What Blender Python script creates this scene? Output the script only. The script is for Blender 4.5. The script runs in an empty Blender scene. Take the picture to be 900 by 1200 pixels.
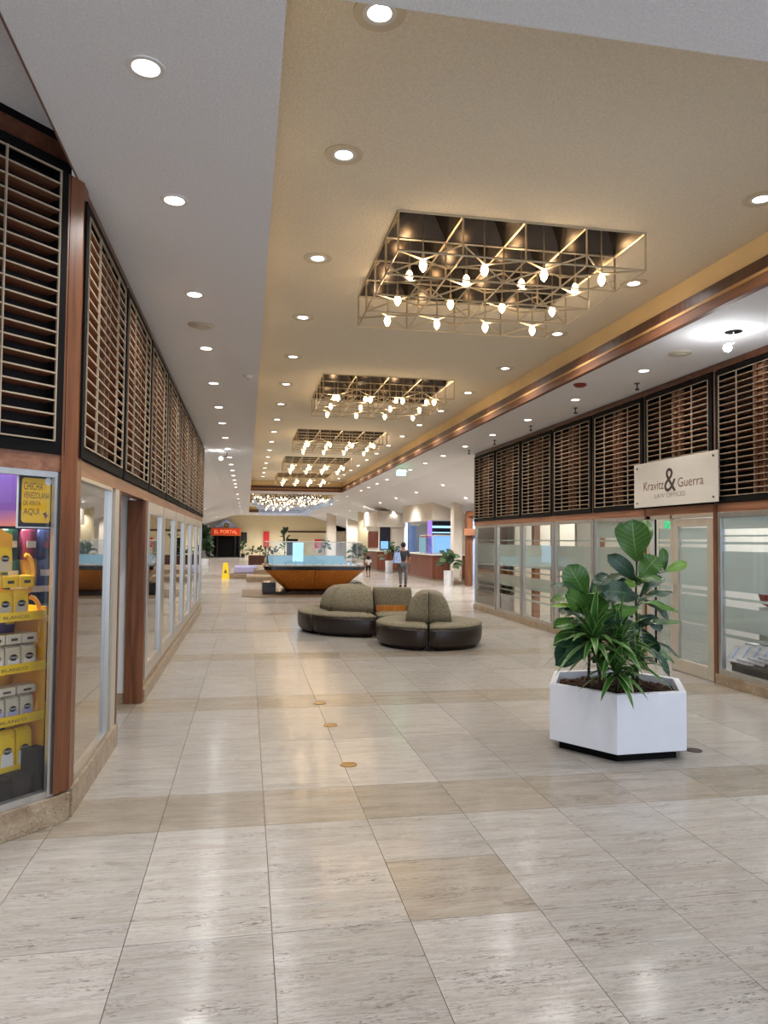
import bpy, math, random
from mathutils import Vector, Matrix
random.seed(7)
PI = math.pi
SC = bpy.context.scene
COL = SC.collection

# ---------------------------------------------------------------- camera
FPX = 859.8
yaw, pitch, roll = math.radians(10.544), math.radians(2.208), math.radians(0.548)
fw = Vector((math.sin(yaw)*math.cos(pitch), math.cos(yaw)*math.cos(pitch), math.sin(pitch)))
rt = Vector((math.cos(yaw), -math.sin(yaw), 0)); up = rt.cross(fw)
r2 = rt*math.cos(roll)+up*math.sin(roll); u2 = -rt*math.sin(roll)+up*math.cos(roll)
cd = bpy.data.cameras.new('camera'); cam = bpy.data.objects.new('camera', cd); COL.objects.link(cam)
cd.sensor_fit = 'VERTICAL'; cd.sensor_height = 36; cd.lens = FPX/1200*36; cd.clip_end = 300; cd.clip_start = 0.05
m = Matrix.Identity(4)
for i in range(3):
    m[i][0], m[i][1], m[i][2] = r2[i], u2[i], -fw[i]
m[0][3], m[1][3], m[2][3] = 0, 0, 1.65
cam.matrix_world = m
SC.camera = cam

# ---------------------------------------------------------------- world, exposure
w = bpy.data.worlds.new('world'); SC.world = w; w.use_nodes = True
bg = w.node_tree.nodes['Background']; bg.inputs[0].default_value = (0.72, 0.82, 1.0, 1); bg.inputs[1].default_value = 1.7
SC.view_settings.view_transform = 'Standard'
try: SC.view_settings.look = 'None'
except Exception: pass
SC.view_settings.gamma = 1; SC.view_settings.use_curve_mapping = False
SC.view_settings.exposure = 0.42
SC.cycles.max_bounces = 8; SC.cycles.diffuse_bounces = 4; SC.cycles.glossy_bounces = 4
SC.cycles.transparent_max_bounces = 12; SC.cycles.transmission_bounces = 4
SC.cycles.sample_clamp_indirect = 6; SC.cycles.use_denoising = True
SC.cycles.caustics_reflective = False; SC.cycles.caustics_refractive = False
P_DOWN = 56.0      # watts of a ceiling downlight
E_BULB = 26.0      # emission of a filament-style bulb
P_BULB = 1.9

# ---------------------------------------------------------------- materials
MATS = {}
def _new(name):
    mt = bpy.data.materials.new(name); mt.use_nodes = True
    return mt, mt.node_tree, mt.node_tree.nodes['Principled BSDF']
def srgb(r, g, b):
    f = lambda c: (c/255)/12.92 if c/255 <= 0.04045 else ((c/255+0.055)/1.055)**2.4
    return (f(r), f(g), f(b), 1)
def vary(nt, bs, col, amt, scale, bump=0, detail=4, coord='Object', bscale=None, bdist=0.01):
    tc = nt.nodes.new('ShaderNodeTexCoord'); mp = nt.nodes.new('ShaderNodeMapping')
    nt.links.new(tc.outputs[coord], mp.inputs[0]); mp.inputs['Scale'].default_value = scale
    nz = nt.nodes.new('ShaderNodeTexNoise'); nz.inputs['Scale'].default_value = 1; nz.inputs['Detail'].default_value = detail
    nt.links.new(mp.outputs[0], nz.inputs[0])
    rp = nt.nodes.new('ShaderNodeValToRGB'); nt.links.new(nz.outputs[0], rp.inputs[0])
    rp.color_ramp.elements[0].position = 0.3; rp.color_ramp.elements[1].position = 0.7
    rp.color_ramp.elements[0].color = tuple(c*(1-amt) for c in col[:3])+(1,)
    rp.color_ramp.elements[1].color = tuple(min(1, c*(1+amt)) for c in col[:3])+(1,)
    nt.links.new(rp.outputs[0], bs.inputs['Base Color'])
    if bump:
        src = nz
        if bscale:
            src = nt.nodes.new('ShaderNodeTexNoise'); src.inputs['Scale'].default_value = bscale; src.inputs['Detail'].default_value = 3
            nt.links.new(tc.outputs[coord], src.inputs[0])
        bp = nt.nodes.new('ShaderNodeBump'); bp.inputs['Strength'].default_value = bump; bp.inputs['Distance'].default_value = bdist
        nt.links.new(src.outputs[0], bp.inputs['Height']); nt.links.new(bp.outputs[0], bs.inputs['Normal'])
    return rp
def mat(name, col, rough=0.5, metal=0, amt=0.06, scale=(6, 6, 6), bump=0, bscale=None, spec=0.5, coat=0, bdist=0.01, emit=0, ecol=None):
    mt, nt, bs = _new(name)
    bs.inputs['Roughness'].default_value = rough; bs.inputs['Metallic'].default_value = metal
    bs.inputs['Specular IOR Level'].default_value = spec; bs.inputs['Coat Weight'].default_value = coat
    bs.inputs['Coat Roughness'].default_value = 0.1
    vary(nt, bs, col, amt, scale, bump, bscale=bscale, bdist=bdist)
    if emit:
        bs.inputs['Emission Color'].default_value = ecol or col; bs.inputs['Emission Strength'].default_value = emit
    MATS[name] = mt; return mt
def glow(name, col, s):
    mt, nt, bs = _new(name); nt.nodes.remove(bs)
    e = nt.nodes.new('ShaderNodeEmission'); e.inputs[0].default_value = col; e.inputs[1].default_value = s
    nt.links.new(e.outputs[0], nt.nodes['Material Output'].inputs[0]); MATS[name] = mt; return mt

def stone(name, base, dark, light, rough=0.17, joints=False):
    """polished travertine: veins run across the hall (x), with small open pits along them"""
    mt, nt, bs = _new(name); N = nt.nodes; K = nt.links
    geo = N.new('ShaderNodeNewGeometry'); oi = N.new('ShaderNodeObjectInfo')
    mul = N.new('ShaderNodeMath'); mul.operation = 'MULTIPLY'; mul.inputs[1].default_value = 37.0
    K.new(oi.outputs['Random'], mul.inputs[0])
    cmb = N.new('ShaderNodeCombineXYZ'); K.new(mul.outputs[0], cmb.inputs[0]); K.new(mul.outputs[0], cmb.inputs[1])
    add = N.new('ShaderNodeVectorMath'); add.operation = 'ADD'; K.new(geo.outputs['Position'], add.inputs[0]); K.new(cmb.outputs[0], add.inputs[1])
    def noise(sc, det=5, dist=0.0, rough_=0.55):
        mp = N.new('ShaderNodeMapping'); mp.inputs['Scale'].default_value = sc; K.new(add.outputs[0], mp.inputs[0])
        n = N.new('ShaderNodeTexNoise'); n.inputs['Scale'].default_value = 1; n.inputs['Detail'].default_value = det
        n.inputs['Distortion'].default_value = dist; n.inputs['Roughness'].default_value = rough_
        K.new(mp.outputs[0], n.inputs[0]); return n
    n1 = noise((1.3, 10, 10), 7, 0.5, 0.7); r1 = N.new('ShaderNodeValToRGB'); K.new(n1.outputs[0], r1.inputs[0])
    r1.color_ramp.elements[0].position = 0.3; r1.color_ramp.elements[0].color = dark
    r1.color_ramp.elements[1].position = 0.72; r1.color_ramp.elements[1].color = light
    el = r1.color_ramp.elements.new(0.5); el.color = base
    n2 = noise((20, 120, 120), 4, 1.2, 0.7); r2_ = N.new('ShaderNodeValToRGB'); K.new(n2.outputs[0], r2_.inputs[0])
    r2_.color_ramp.elements[0].position = 0.42; r2_.color_ramp.elements[0].color = (0.2, 0.18, 0.16, 1)
    r2_.color_ramp.elements[1].position = 0.465; r2_.color_ramp.elements[1].color = (1, 1, 1, 1)
    n3 = noise((2.5, 11, 11), 3); r3 = N.new('ShaderNodeValToRGB'); K.new(n3.outputs[0], r3.inputs[0])   # where the pits gather
    r3.color_ramp.elements[0].position = 0.40; r3.color_ramp.elements[0].color = (0.8, 0.8, 0.8, 1)
    r3.color_ramp.elements[1].position = 0.6; r3.color_ramp.elements[1].color = (0.1, 0.1, 0.1, 1)
    pm = N.new('ShaderNodeMix'); pm.data_type = 'RGBA'; K.new(r3.outputs[0], pm.inputs[0])
    K.new(r2_.outputs[0], pm.inputs[6]); pm.inputs[7].default_value = (1, 1, 1, 1)
    mx = N.new('ShaderNodeMix'); mx.data_type = 'RGBA'; mx.blend_type = 'MULTIPLY'; mx.inputs[0].default_value = 1
    K.new(r1.outputs[0], mx.inputs[6]); K.new(pm.outputs[2], mx.inputs[7])
    # fine long streaks
    n4 = noise((4, 75, 75), 4, 0.5); r4 = N.new('ShaderNodeValToRGB'); K.new(n4.outputs[0], r4.inputs[0])
    r4.color_ramp.elements[0].position = 0.3; r4.color_ramp.elements[0].color = (0.82, 0.80, 0.775, 1)
    r4.color_ramp.elements[1].position = 0.6; r4.color_ramp.elements[1].color = (1, 1, 1, 1)
    mx2 = N.new('ShaderNodeMix'); mx2.data_type = 'RGBA'; mx2.blend_type = 'MULTIPLY'; mx2.inputs[0].default_value = 1
    K.new(mx.outputs[2], mx2.inputs[6]); K.new(r4.outputs[0], mx2.inputs[7])
    # each tile has a tone of its own
    hv = N.new('ShaderNodeHueSaturation'); K.new(mx2.outputs[2], hv.inputs['Color'])
    mr = N.new('ShaderNodeMapRange'); K.new(oi.outputs['Random'], mr.inputs[0]); mr.inputs[3].default_value = 0.9; mr.inputs[4].default_value = 1.08
    K.new(mr.outputs[0], hv.inputs['Value'])
    out = hv.outputs[0]
    if joints:      # beyond the tiles built one by one the joints are too fine to tell apart
        br = N.new('ShaderNodeTexBrick'); br.inputs['Scale'].default_value = 1; br.offset = 0
        br.inputs['Brick Width'].default_value = 0.595; br.inputs['Row Height'].default_value = 1.18; br.inputs['Mortar Size'].default_value = 0.004
        br.inputs['Color1'].default_value = (1, 1, 1, 1); br.inputs['Color2'].default_value = (0.95, 0.94, 0.92, 1); br.inputs['Mortar'].default_value = (0.6, 0.55, 0.5, 1)
        K.new(geo.outputs['Position'], br.inputs[0])
        # the brown cross bands
        sp = N.new('ShaderNodeSeparateXYZ'); K.new(geo.outputs['Position'], sp.inputs[0])
        a1 = N.new('ShaderNodeMath'); a1.operation = 'SUBTRACT'; K.new(sp.outputs[1], a1.inputs[0]); a1.inputs[1].default_value = 4.35
        a2 = N.new('ShaderNodeMath'); a2.operation = 'PINGPONG' ; a2 = N.new('ShaderNodeMath'); a2.operation = 'FLOORED_MODULO'
        K.new(a1.outputs[0], a2.inputs[0]); a2.inputs[1].default_value = 2.95
        a3 = N.new('ShaderNodeMath'); a3.operation = 'LESS_THAN'; K.new(a2.outputs[0], a3.inputs[0]); a3.inputs[1].default_value = 0.59
        m3 = N.new('ShaderNodeMix'); m3.data_type = 'RGBA'; m3.blend_type = 'MULTIPLY'; m3.inputs[0].default_value = 1
        K.new(out, m3.inputs[6]); K.new(br.outputs[0], m3.inputs[7])
        m4 = N.new('ShaderNodeMix'); m4.data_type = 'RGBA'; m4.blend_type = 'MULTIPLY'; K.new(a3.outputs[0], m4.inputs[0])
        K.new(m3.outputs[2], m4.inputs[6]); m4.inputs[7].default_value = (0.86, 0.80, 0.73, 1)
        out = m4.outputs[2]
    K.new(out, bs.inputs['Base Color'])
    # polish: glossy with soft waviness, dull pits
    mrr = N.new('ShaderNodeMapRange'); K.new(pm.outputs[2], mrr.inputs[0]); mrr.inputs[3].default_value = 0.6; mrr.inputs[4].default_value = rough
    K.new(mrr.outputs[0], bs.inputs['Roughness'])
    wv = noise((3, 7, 5), 2); bp = N.new('ShaderNodeBump'); bp.inputs['Strength'].default_value = 0.10; bp.inputs['Distance'].default_value = 0.02
    K.new(wv.outputs[0], bp.inputs['Height'])
    bp2 = N.new('ShaderNodeBump'); bp2.inputs['Strength'].default_value = 0.25; bp2.inputs['Distance'].default_value = 0.002
    K.new(pm.outputs[2], bp2.inputs['Height']); K.new(bp.outputs[0], bp2.inputs['Normal']); K.new(bp2.outputs[0], bs.inputs['Normal'])
    bs.inputs['Specular IOR Level'].default_value = 0.5
    MATS[name] = mt; return mt
stone('travertine', srgb(180, 174, 166), srgb(169, 161, 151), srgb(188, 183, 177))
stone('travertine_brown', srgb(165, 154, 139), srgb(152, 139, 122), srgb(176, 167, 153))
stone('travertine_far', srgb(180, 174, 166), srgb(169, 161, 151), srgb(188, 183, 177), joints=True)
stone('travertine_curb', srgb(168, 148, 122), srgb(138, 116, 92), srgb(190, 172, 148), rough=0.3)

def wood(name, c1, c2, rough=0.4, axis=2, f=22):
    mt, nt, bs = _new(name); N = nt.nodes; K = nt.links
    geo = N.new('ShaderNodeTexCoord'); mp = N.new('ShaderNodeMapping'); K.new(geo.outputs['Object'], mp.inputs[0])
    s = [f, f, f]; s[axis] = 1.2; mp.inputs['Scale'].default_value = s
    n = N.new('ShaderNodeTexNoise'); n.inputs['Scale'].default_value = 1; n.inputs['Detail'].default_value = 5; n.inputs['Distortion'].default_value = 0.6
    K.new(mp.outputs[0], n.inputs[0]); r = N.new('ShaderNodeValToRGB'); K.new(n.outputs[0], r.inputs[0])
    r.color_ramp.elements[0].position = 0.32; r.color_ramp.elements[0].color = c1
    r.color_ramp.elements[1].position = 0.68; r.color_ramp.elements[1].color = c2
    K.new(r.outputs[0], bs.inputs['Base Color']); bs.inputs['Roughness'].default_value = rough
    bp = N.new('ShaderNodeBump'); bp.inputs['Strength'].default_value = 0.15; bp.inputs['Distance'].default_value = 0.002
    K.new(n.outputs[0], bp.inputs['Height']); K.new(bp.outputs[0], bs.inputs['Normal'])
    MATS[name] = mt; return mt
wood('wood_post', srgb(90, 50, 28), srgb(130, 80, 48))
wood('wood_rail', srgb(120, 76, 52), srgb(158, 108, 80), axis=0)
wood('wood_rail_y', srgb(120, 76, 52), srgb(158, 108, 80), axis=1)
wood('wood_dark', srgb(58, 32, 20), srgb(92, 54, 34))
wood('wood_mullion', srgb(96, 70, 52), srgb(140, 108, 84))
wood('wood_slat', srgb(116, 72, 50), srgb(158, 106, 76), axis=0)
wood('wood_strip', srgb(128, 78, 52), srgb(168, 116, 84))
wood('wood_header', srgb(74, 42, 28), srgb(112, 68, 46), axis=0)
wood('wood_trim', srgb(92, 56, 38), srgb(126, 84, 58), rough=0.65, axis=1)
wood('wood_honey', srgb(176, 104, 38), srgb(206, 132, 56), rough=0.35, f=16)
wood('wood_redbrown', srgb(96, 50, 36), srgb(130, 74, 56), rough=0.4, f=9)
mat('slat_edge', srgb(166, 148, 124), 0.5)
mat('black', srgb(10, 8, 8), 0.75, spec=0.15)
mat('black_gloss', srgb(16, 14, 13), 0.15)
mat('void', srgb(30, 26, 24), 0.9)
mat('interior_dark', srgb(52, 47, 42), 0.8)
mat('ceiling_grey', srgb(226, 225, 226), 0.92, amt=0.07, scale=(75, 75, 75), bump=0.8, bscale=110, bdist=0.008)
mat('ceiling_tan', srgb(224, 214, 194), 0.92, amt=0.08, scale=(65, 65, 65), bump=0.9, bscale=90, bdist=0.008)
mat('fascia_tan', srgb(226, 200, 152), 0.8, amt=0.05, scale=(1, 2, 6))
mat('plaster', srgb(216, 206, 192), 0.85, amt=0.02)
mat('plaster_cream', srgb(222, 206, 168), 0.85, amt=0.03)
mat('plaster_white', srgb(228, 228, 228), 0.7, amt=0.02)
mat('alu', srgb(196, 194, 188), 0.28, 0.85, amt=0.08, scale=(20, 20, 1))
mat('alu_beige', srgb(196, 186, 170), 0.45, 0.3, amt=0.04)
mat('brass', srgb(160, 132, 78), 0.28, 0.9)
mat('gold_bead', srgb(176, 136, 84), 0.6)
mat('nickel', srgb(212, 198, 172), 0.3, 0.9)
mat('bronze_mirror', srgb(78, 70, 64), 0.2, 0.75, amt=0.4, scale=(3, 3, 3))
mat('lamp_ring', srgb(214, 210, 204), 0.4)
mat('vent_beige', srgb(190, 180, 160), 0.6)
mat('red_plastic', srgb(120, 26, 22), 0.4)
mat('planter_white', srgb(224, 226, 232), 0.42, amt=0.02, bump=0.05, bscale=25)
mat('soil', srgb(52, 36, 28), 0.95, amt=0.5, scale=(45, 45, 45), bump=1, bdist=0.02)
mat('bark_chip', srgb(74, 50, 36), 0.9, amt=0.4)
mat('stem', srgb(62, 48, 34), 0.8)
mat('leather', srgb(36, 25, 20), 0.32, amt=0.12, bump=0.15, bscale=90, bdist=0.003)
mat('sign_board', srgb(206, 200, 190), 0.5, amt=0.02)
mat('ink_dark', srgb(66, 50, 46), 0.6)
mat('ink_brown', srgb(112, 84, 72), 0.6)
mat('ink_grey', srgb(140, 128, 118), 0.6)
mat('yellow', srgb(246, 206, 18), 0.4)
mat('yellow_deep', srgb(240, 178, 20), 0.4)
mat('cream_bag', srgb(206, 198, 172), 0.5)
mat('white_paint', srgb(232, 232, 228), 0.5)
mat('poster_yellow', srgb(226, 178, 26), 0.5)
mat('poster_black', srgb(26, 22, 22), 0.5)
mat('pink_bag', srgb(150, 56, 84), 0.4)
mat('green_bag', srgb(34, 78, 48), 0.4)
mat('red_bag', srgb(150, 36, 32), 0.4)
mat('purple_bag', srgb(84, 50, 100), 0.4)
mat('blue_bag', srgb(56, 68, 116), 0.4)
mat('orange', srgb(226, 110, 40), 0.5)
mat('sign_red', srgb(196, 44, 22), 0.5, emit=0.35)
mat('sign_letter', srgb(246, 160, 96), 0.5, emit=0.6)
mat('red_panel', srgb(206, 36, 44), 0.5)
mat('skin', srgb(150, 104, 78), 0.6)
mat('hair', srgb(26, 20, 18), 0.8)
mat('denim_grey', srgb(78, 80, 84), 0.85)
mat('shirt_black', srgb(24, 26, 34), 0.8)
mat('shirt_white', srgb(222, 220, 218), 0.8)
mat('bag_print', srgb(130, 150, 190), 0.8, amt=0.7, scale=(22, 22, 22))
mat('marble_black', srgb(36, 28, 24), 0.15, amt=0.5, scale=(5, 5, 5))
mat('mat_brown', srgb(120, 98, 74), 0.6)
mat('grout', srgb(128, 116, 102), 0.8)
mat('lilac', srgb(176, 172, 214), 0.7)
mat('paper', srgb(232, 232, 232), 0.6)
mat('blue_wall', srgb(176, 196, 232), 0.7)
mat('leaf_far', srgb(40, 66, 30), 0.5, amt=0.4)
mat('dark_screen', srgb(30, 30, 42), 0.3, amt=0.5, scale=(4, 4, 4))
mat('foil_lid', srgb(200, 200, 206), 0.3, 0.4)
glow('lamp_white', (1.0, 0.98, 0.95, 1), 7)
glow('lamp_far', (1.0, 0.95, 0.88, 1), 9)
glow('bulb_glow', (1.0, 0.66, 0.33, 1), E_BULB)
glow('bulb_bare', (0.93, 0.96, 1.0, 1), 60)
glow('office_lamp', (0.93, 0.98, 0.92, 1), 2.5)
glow('exit_green', (0.12, 1.0, 0.5, 1), 16.0)
glow('exit_soft', (0.05, 0.75, 0.3, 1), 1.0)
glow('case_blue', (0.42, 0.72, 1.0, 1), 1.1)
glow('case_teal', (0.40, 0.66, 0.78, 1), 0.5)
glow('screen_blue', (0.22, 0.45, 1.0, 1), 1.1)
glow('sky_poster', (0.36, 0.26, 0.62, 1), 0.6)
glow('violet_led', (0.42, 0.24, 0.8, 1), 0.9)

def fabric():
    mt, nt, bs = _new('sofa_fabric'); N = nt.nodes; K = nt.links
    tc = N.new('ShaderNodeTexCoord'); v = N.new('ShaderNodeTexVoronoi'); v.inputs['Scale'].default_value = 26
    mp = N.new('ShaderNodeMapping'); mp.inputs['Scale'].default_value = (1, 1, 2.2); K.new(tc.outputs['Object'], mp.inputs[0]); K.new(mp.outputs[0], v.inputs[0])
    r = N.new('ShaderNodeValToRGB'); K.new(v.outputs['Distance'], r.inputs[0])
    r.color_ramp.elements[0].color = srgb(66, 58, 44); r.color_ramp.elements[1].position = 0.5; r.color_ramp.elements[1].color = srgb(126, 117, 94)
    K.new(r.outputs[0], bs.inputs['Base Color']); bs.inputs['Roughness'].default_value = 0.75
    MATS['sofa_fabric'] = mt
fabric()
def poster_mat():     # a printed dusk sky: violet above, orange below
    mt, nt, bs = _new('dusk_print'); N = nt.nodes; K = nt.links
    g = N.new('ShaderNodeNewGeometry'); s = N.new('ShaderNodeSeparateXYZ'); K.new(g.outputs['Position'], s.inputs[0])
    nz = N.new('ShaderNodeTexNoise'); nz.inputs['Scale'].default_value = 3; K.new(g.outputs['Position'], nz.inputs[0])
    a = N.new('ShaderNodeMath'); a.operation = 'MULTIPLY_ADD'; K.new(nz.outputs[0], a.inputs[0]); a.inputs[1].default_value = 0.25; K.new(s.outputs[2], a.inputs[2])
    mr = N.new('ShaderNodeMapRange'); K.new(a.outputs[0], mr.inputs[0]); mr.inputs[1].default_value = 1.6; mr.inputs[2].default_value = 2.2
    r = N.new('ShaderNodeValToRGB'); K.new(mr.outputs[0], r.inputs[0])
    r.color_ramp.elements[0].color = srgb(150, 76, 66); r.color_ramp.elements[1].color = srgb(110, 84, 160)
    e = r.color_ramp.elements.new(0.4); e.color = srgb(206, 124, 96)
    e = r.color_ramp.elements.new(0.62); e.color = srgb(104, 72, 140)
    K.new(r.outputs[0], bs.inputs['Base Color']); K.new(r.outputs[0], bs.inputs['Emission Color']); bs.inputs['Emission Strength'].default_value = 0.35
    MATS['dusk_print'] = mt
poster_mat()

def glass(name, tint=(1, 1, 1, 1), ior=1.5, boost=0.0):
    mt, nt, bs = _new(name); N = nt.nodes; K = nt.links; N.remove(bs)
    tr = N.new('ShaderNodeBsdfTransparent'); tr.inputs[0].default_value = tint
    gl = N.new('ShaderNodeBsdfGlossy'); gl.inputs['Roughness'].default_value = 0.015
    fr = N.new('ShaderNodeLayerWeight'); pw = N.new('ShaderNodeMath'); pw.operation = 'POWER'; pw.inputs[1].default_value = 4.2
    K.new(fr.outputs['Facing'], pw.inputs[0])
    ad = N.new('ShaderNodeMath'); ad.operation = 'MULTIPLY_ADD'; ad.use_clamp = True; ad.inputs[1].default_value = 0.85; ad.inputs[2].default_value = 0.05+boost
    K.new(pw.outputs[0], ad.inputs[0])
    mx = N.new('ShaderNodeMixShader'); K.new(ad.outputs[0], mx.inputs[0]); K.new(tr.outputs[0], mx.inputs[1]); K.new(gl.outputs[0], mx.inputs[2])
    K.new(mx.outputs[0], N['Material Output'].inputs[0]); MATS[name] = mt
glass('glass'); glass('glass_case', (0.93, 0.97, 1, 1)); glass('glass_mirror', (0.5, 0.52, 0.5, 1), boost=0.34)
def film():
    mt, nt, bs = _new('frosted_film'); N = nt.nodes; K = nt.links; N.remove(bs)
    tr = N.new('ShaderNodeBsdfTransparent'); tl = N.new('ShaderNodeBsdfTranslucent'); df = N.new('ShaderNodeBsdfDiffuse')
    tl.inputs[0].default_value = (0.66, 0.72, 0.66, 1); df.inputs[0].default_value = (0.50, 0.55, 0.51, 1)
    nz = N.new('ShaderNodeTexNoise'); nz.inputs['Scale'].default_value = 0.8
    m1 = N.new('ShaderNodeMixShader'); m1.inputs[0].default_value = 0.5; K.new(tl.outputs[0], m1.inputs[1]); K.new(df.outputs[0], m1.inputs[2])
    m2 = N.new('ShaderNodeMixShader'); m2.inputs[0].default_value = 0.18; K.new(m1.outputs[0], m2.inputs[1]); K.new(tr.outputs[0], m2.inputs[2])
    K.new(m2.outputs[0], N['Material Output'].inputs[0]); MATS['frosted_film'] = mt
film()
def leafmat(name, base, vein, edge=None, rough=0.35):
    mt, nt, bs = _new(name); N = nt.nodes; K = nt.links
    uv = N.new('ShaderNodeTexCoord'); s = N.new('ShaderNodeSeparateXYZ'); K.new(uv.outputs['UV'], s.inputs[0])
    a = N.new('ShaderNodeMath'); a.operation = 'SUBTRACT'; K.new(s.outputs[0], a.inputs[0]); a.inputs[1].default_value = 0.5
    b = N.new('ShaderNodeMath'); b.operation = 'ABSOLUTE'; K.new(a.outputs[0], b.inputs[0])
    r = N.new('ShaderNodeValToRGB'); K.new(b.outputs[0], r.inputs[0])
    e = r.color_ramp.elements
    e[0].position = 0.0; e[0].color = vein; e[1].position = 0.03; e[1].color = base
    if edge:
        e2 = e.new(0.33); e2.color = base; e3 = e.new(0.40); e3.color = edge
    col = r.outputs[0]
    if not edge:    # side veins
        wv = N.new('ShaderNodeMath'); wv.operation = 'MULTIPLY_ADD'; K.new(b.outputs[0], wv.inputs[0]); wv.inputs[1].default_value = -0.5; K.new(s.outputs[1], wv.inputs[2])
        pp = N.new('ShaderNodeMath'); pp.operation = 'PINGPONG'; K.new(wv.outputs[0], pp.inputs[0]); pp.inputs[1].default_value = 0.06
        lt = N.new('ShaderNodeMath'); lt.operation = 'LESS_THAN'; K.new(pp.outputs[0], lt.inputs[0]); lt.inputs[1].default_value = 0.007
        mx = N.new('ShaderNodeMix'); mx.data_type = 'RGBA'; K.new(lt.outputs[0], mx.inputs[0]); K.new(col, mx.inputs[6])
        mx.inputs[7].default_value = tuple(0.5*(x+y) for x, y in zip(base, vein)); col = mx.outputs[2]
    K.new(col, bs.inputs['Base Color']); bs.inputs['Roughness'].default_value = rough
    bs.inputs['Subsurface Weight'].default_value = 0.0
    MATS[name] = mt
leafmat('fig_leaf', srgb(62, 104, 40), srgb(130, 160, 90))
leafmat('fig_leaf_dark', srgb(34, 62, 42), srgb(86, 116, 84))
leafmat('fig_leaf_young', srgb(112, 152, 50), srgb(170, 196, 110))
leafmat('dracaena_leaf', srgb(46, 92, 36), srgb(64, 114, 50), edge=srgb(128, 158, 84))
M = MATS

# ---------------------------------------------------------------- mesh helpers
class MB:
    def __init__(s): s.v = []; s.f = []; s.mi = []; s.uv = None
    def add(s, vs, fs, k=0):
        o = len(s.v); s.v += [tuple(p) for p in vs]; s.f += [tuple(i+o for i in f) for f in fs]; s.mi += [k]*len(fs); return s
    def box(s, x0, x1, y0, y1, z0, z1, k=0):
        v = [(x0, y0, z0), (x1, y0, z0), (x1, y1, z0), (x0, y1, z0), (x0, y0, z1), (x1, y0, z1), (x1, y1, z1), (x0, y1, z1)]
        return s.add(v, [(0, 3, 2, 1), (4, 5, 6, 7), (0, 1, 5, 4), (1, 2, 6, 5), (2, 3, 7, 6), (3, 0, 4, 7)], k)
    def prism(s, pts, z0, z1, k=0, pts2=None):
        n = len(pts); q = pts2 or pts
        v = [(x, y, z0) for x, y in pts]+[(x, y, z1) for x, y in q]
        return s.add(v, [tuple(range(n-1, -1, -1)), tuple(range(n, 2*n))]+[(i, (i+1) % n, (i+1) % n+n, i+n) for i in range(n)], k)
    def tube(s, a, b, r, n=6, k=0, r2=None):
        a = Vector(a); b = Vector(b); d = (b-a).normalized(); t = Vector((0, 0, 1)) if abs(d.z) < 0.9 else Vector((1, 0, 0))
        u = d.cross(t).normalized(); w_ = d.cross(u); r2 = r if r2 is None else r2
        v = [a+(u*math.cos(2*PI*i/n)+w_*math.sin(2*PI*i/n))*r for i in range(n)]+[b+(u*math.cos(2*PI*i/n)+w_*math.sin(2*PI*i/n))*r2 for i in range(n)]
        return s.add(v, [tuple(range(n)), tuple(range(2*n-1, n-1, -1))]+[(i, i+n, (i+1) % n+n, (i+1) % n) for i in range(n)], k)
    def bar(s, a, b, wd, k=0): return s.tube(a, b, wd*0.7071, 4, k)
    def lathe(s, prof, c=(0, 0, 0), n=16, k=0):
        v = []; f = []
        for r, z in prof:
            v += [(c[0]+r*math.cos(2*PI*i/n), c[1]+r*math.sin(2*PI*i/n), c[2]+z) for i in range(n)]
        for j in range(len(prof)-1):
            f += [(j*n+i, j*n+(i+1) % n, (j+1)*n+(i+1) % n, (j+1)*n+i) for i in range(n)]
        f += [tuple(range(n-1, -1, -1)), tuple(range((len(prof)-1)*n, len(prof)*n))]
        return s.add(v, f, k)
    def build(s, name, mats, parent=None, label=None, smooth=False, bevel=0, loc=None, rot=None, kind=None, seg=2):
        me = bpy.data.meshes.new(name); me.from_pydata(s.v, [], s.f); me.update()
        for mm in (mats if isinstance(mats, (list, tuple)) else [mats]): me.materials.append(M[mm])
        for p, k in zip(me.polygons, s.mi): p.material_index = k; p.use_smooth = smooth
        if s.uv:
            ul = me.uv_layers.new(name='UVMap')
            for lp in me.loops: ul.data[lp.index].uv = s.uv[lp.vertex_index]
        o = bpy.data.objects.new(name, me); COL.objects.link(o)
        if parent: o.parent = parent
        if loc: o.location = loc
        if rot is not None: o.rotation_euler = rot if hasattr(rot, '__len__') else (0, 0, rot)
        if label: o['label'] = label
        if kind: o['kind'] = kind
        if bevel:
            b = o.modifiers.new('bevel', 'BEVEL'); b.width = bevel; b.segments = seg; b.limit_method = 'ANGLE'; b.angle_limit = 0.6
        return o
def tag(o, label=None, cat=None, group=None, kind=None):
    if label: o['label'] = label
    if cat: o['category'] = cat
    if group: o['group'] = group
    if kind: o['kind'] = kind
    return o
def thing(name, label, cat, loc=(0, 0, 0), rz=0, group=None, kind=None):
    o = bpy.data.objects.new(name, None); COL.objects.link(o); o.empty_display_size = 0.1
    o.location = loc; o.rotation_euler = (0, 0, rz); return tag(o, label, cat, group, kind)
def kids(o): return [c for c in bpy.data.objects if c.parent is o]
KID = {}
def copy_tree(o, parent=None):
    c = o.copy(); COL.objects.link(c); c.parent = parent
    if o.name not in KID: KID[o.name] = [(x.name) for x in o.children]
    for nm in KID[o.name]: copy_tree(bpy.data.objects[nm], c)
    return c
def dup(o, loc, rz=None, label=None):
    c = copy_tree(o); c.location = loc
    if rz is not None: c.rotation_euler = (0, 0, rz)
    if label: c['label'] = label
    return c
def box(name, x0, x1, y0, y1, z0, z1, mt, parent=None, **kw): return MB().box(x0, x1, y0, y1, z0, z1).build(name, mt, parent, **kw)
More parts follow.
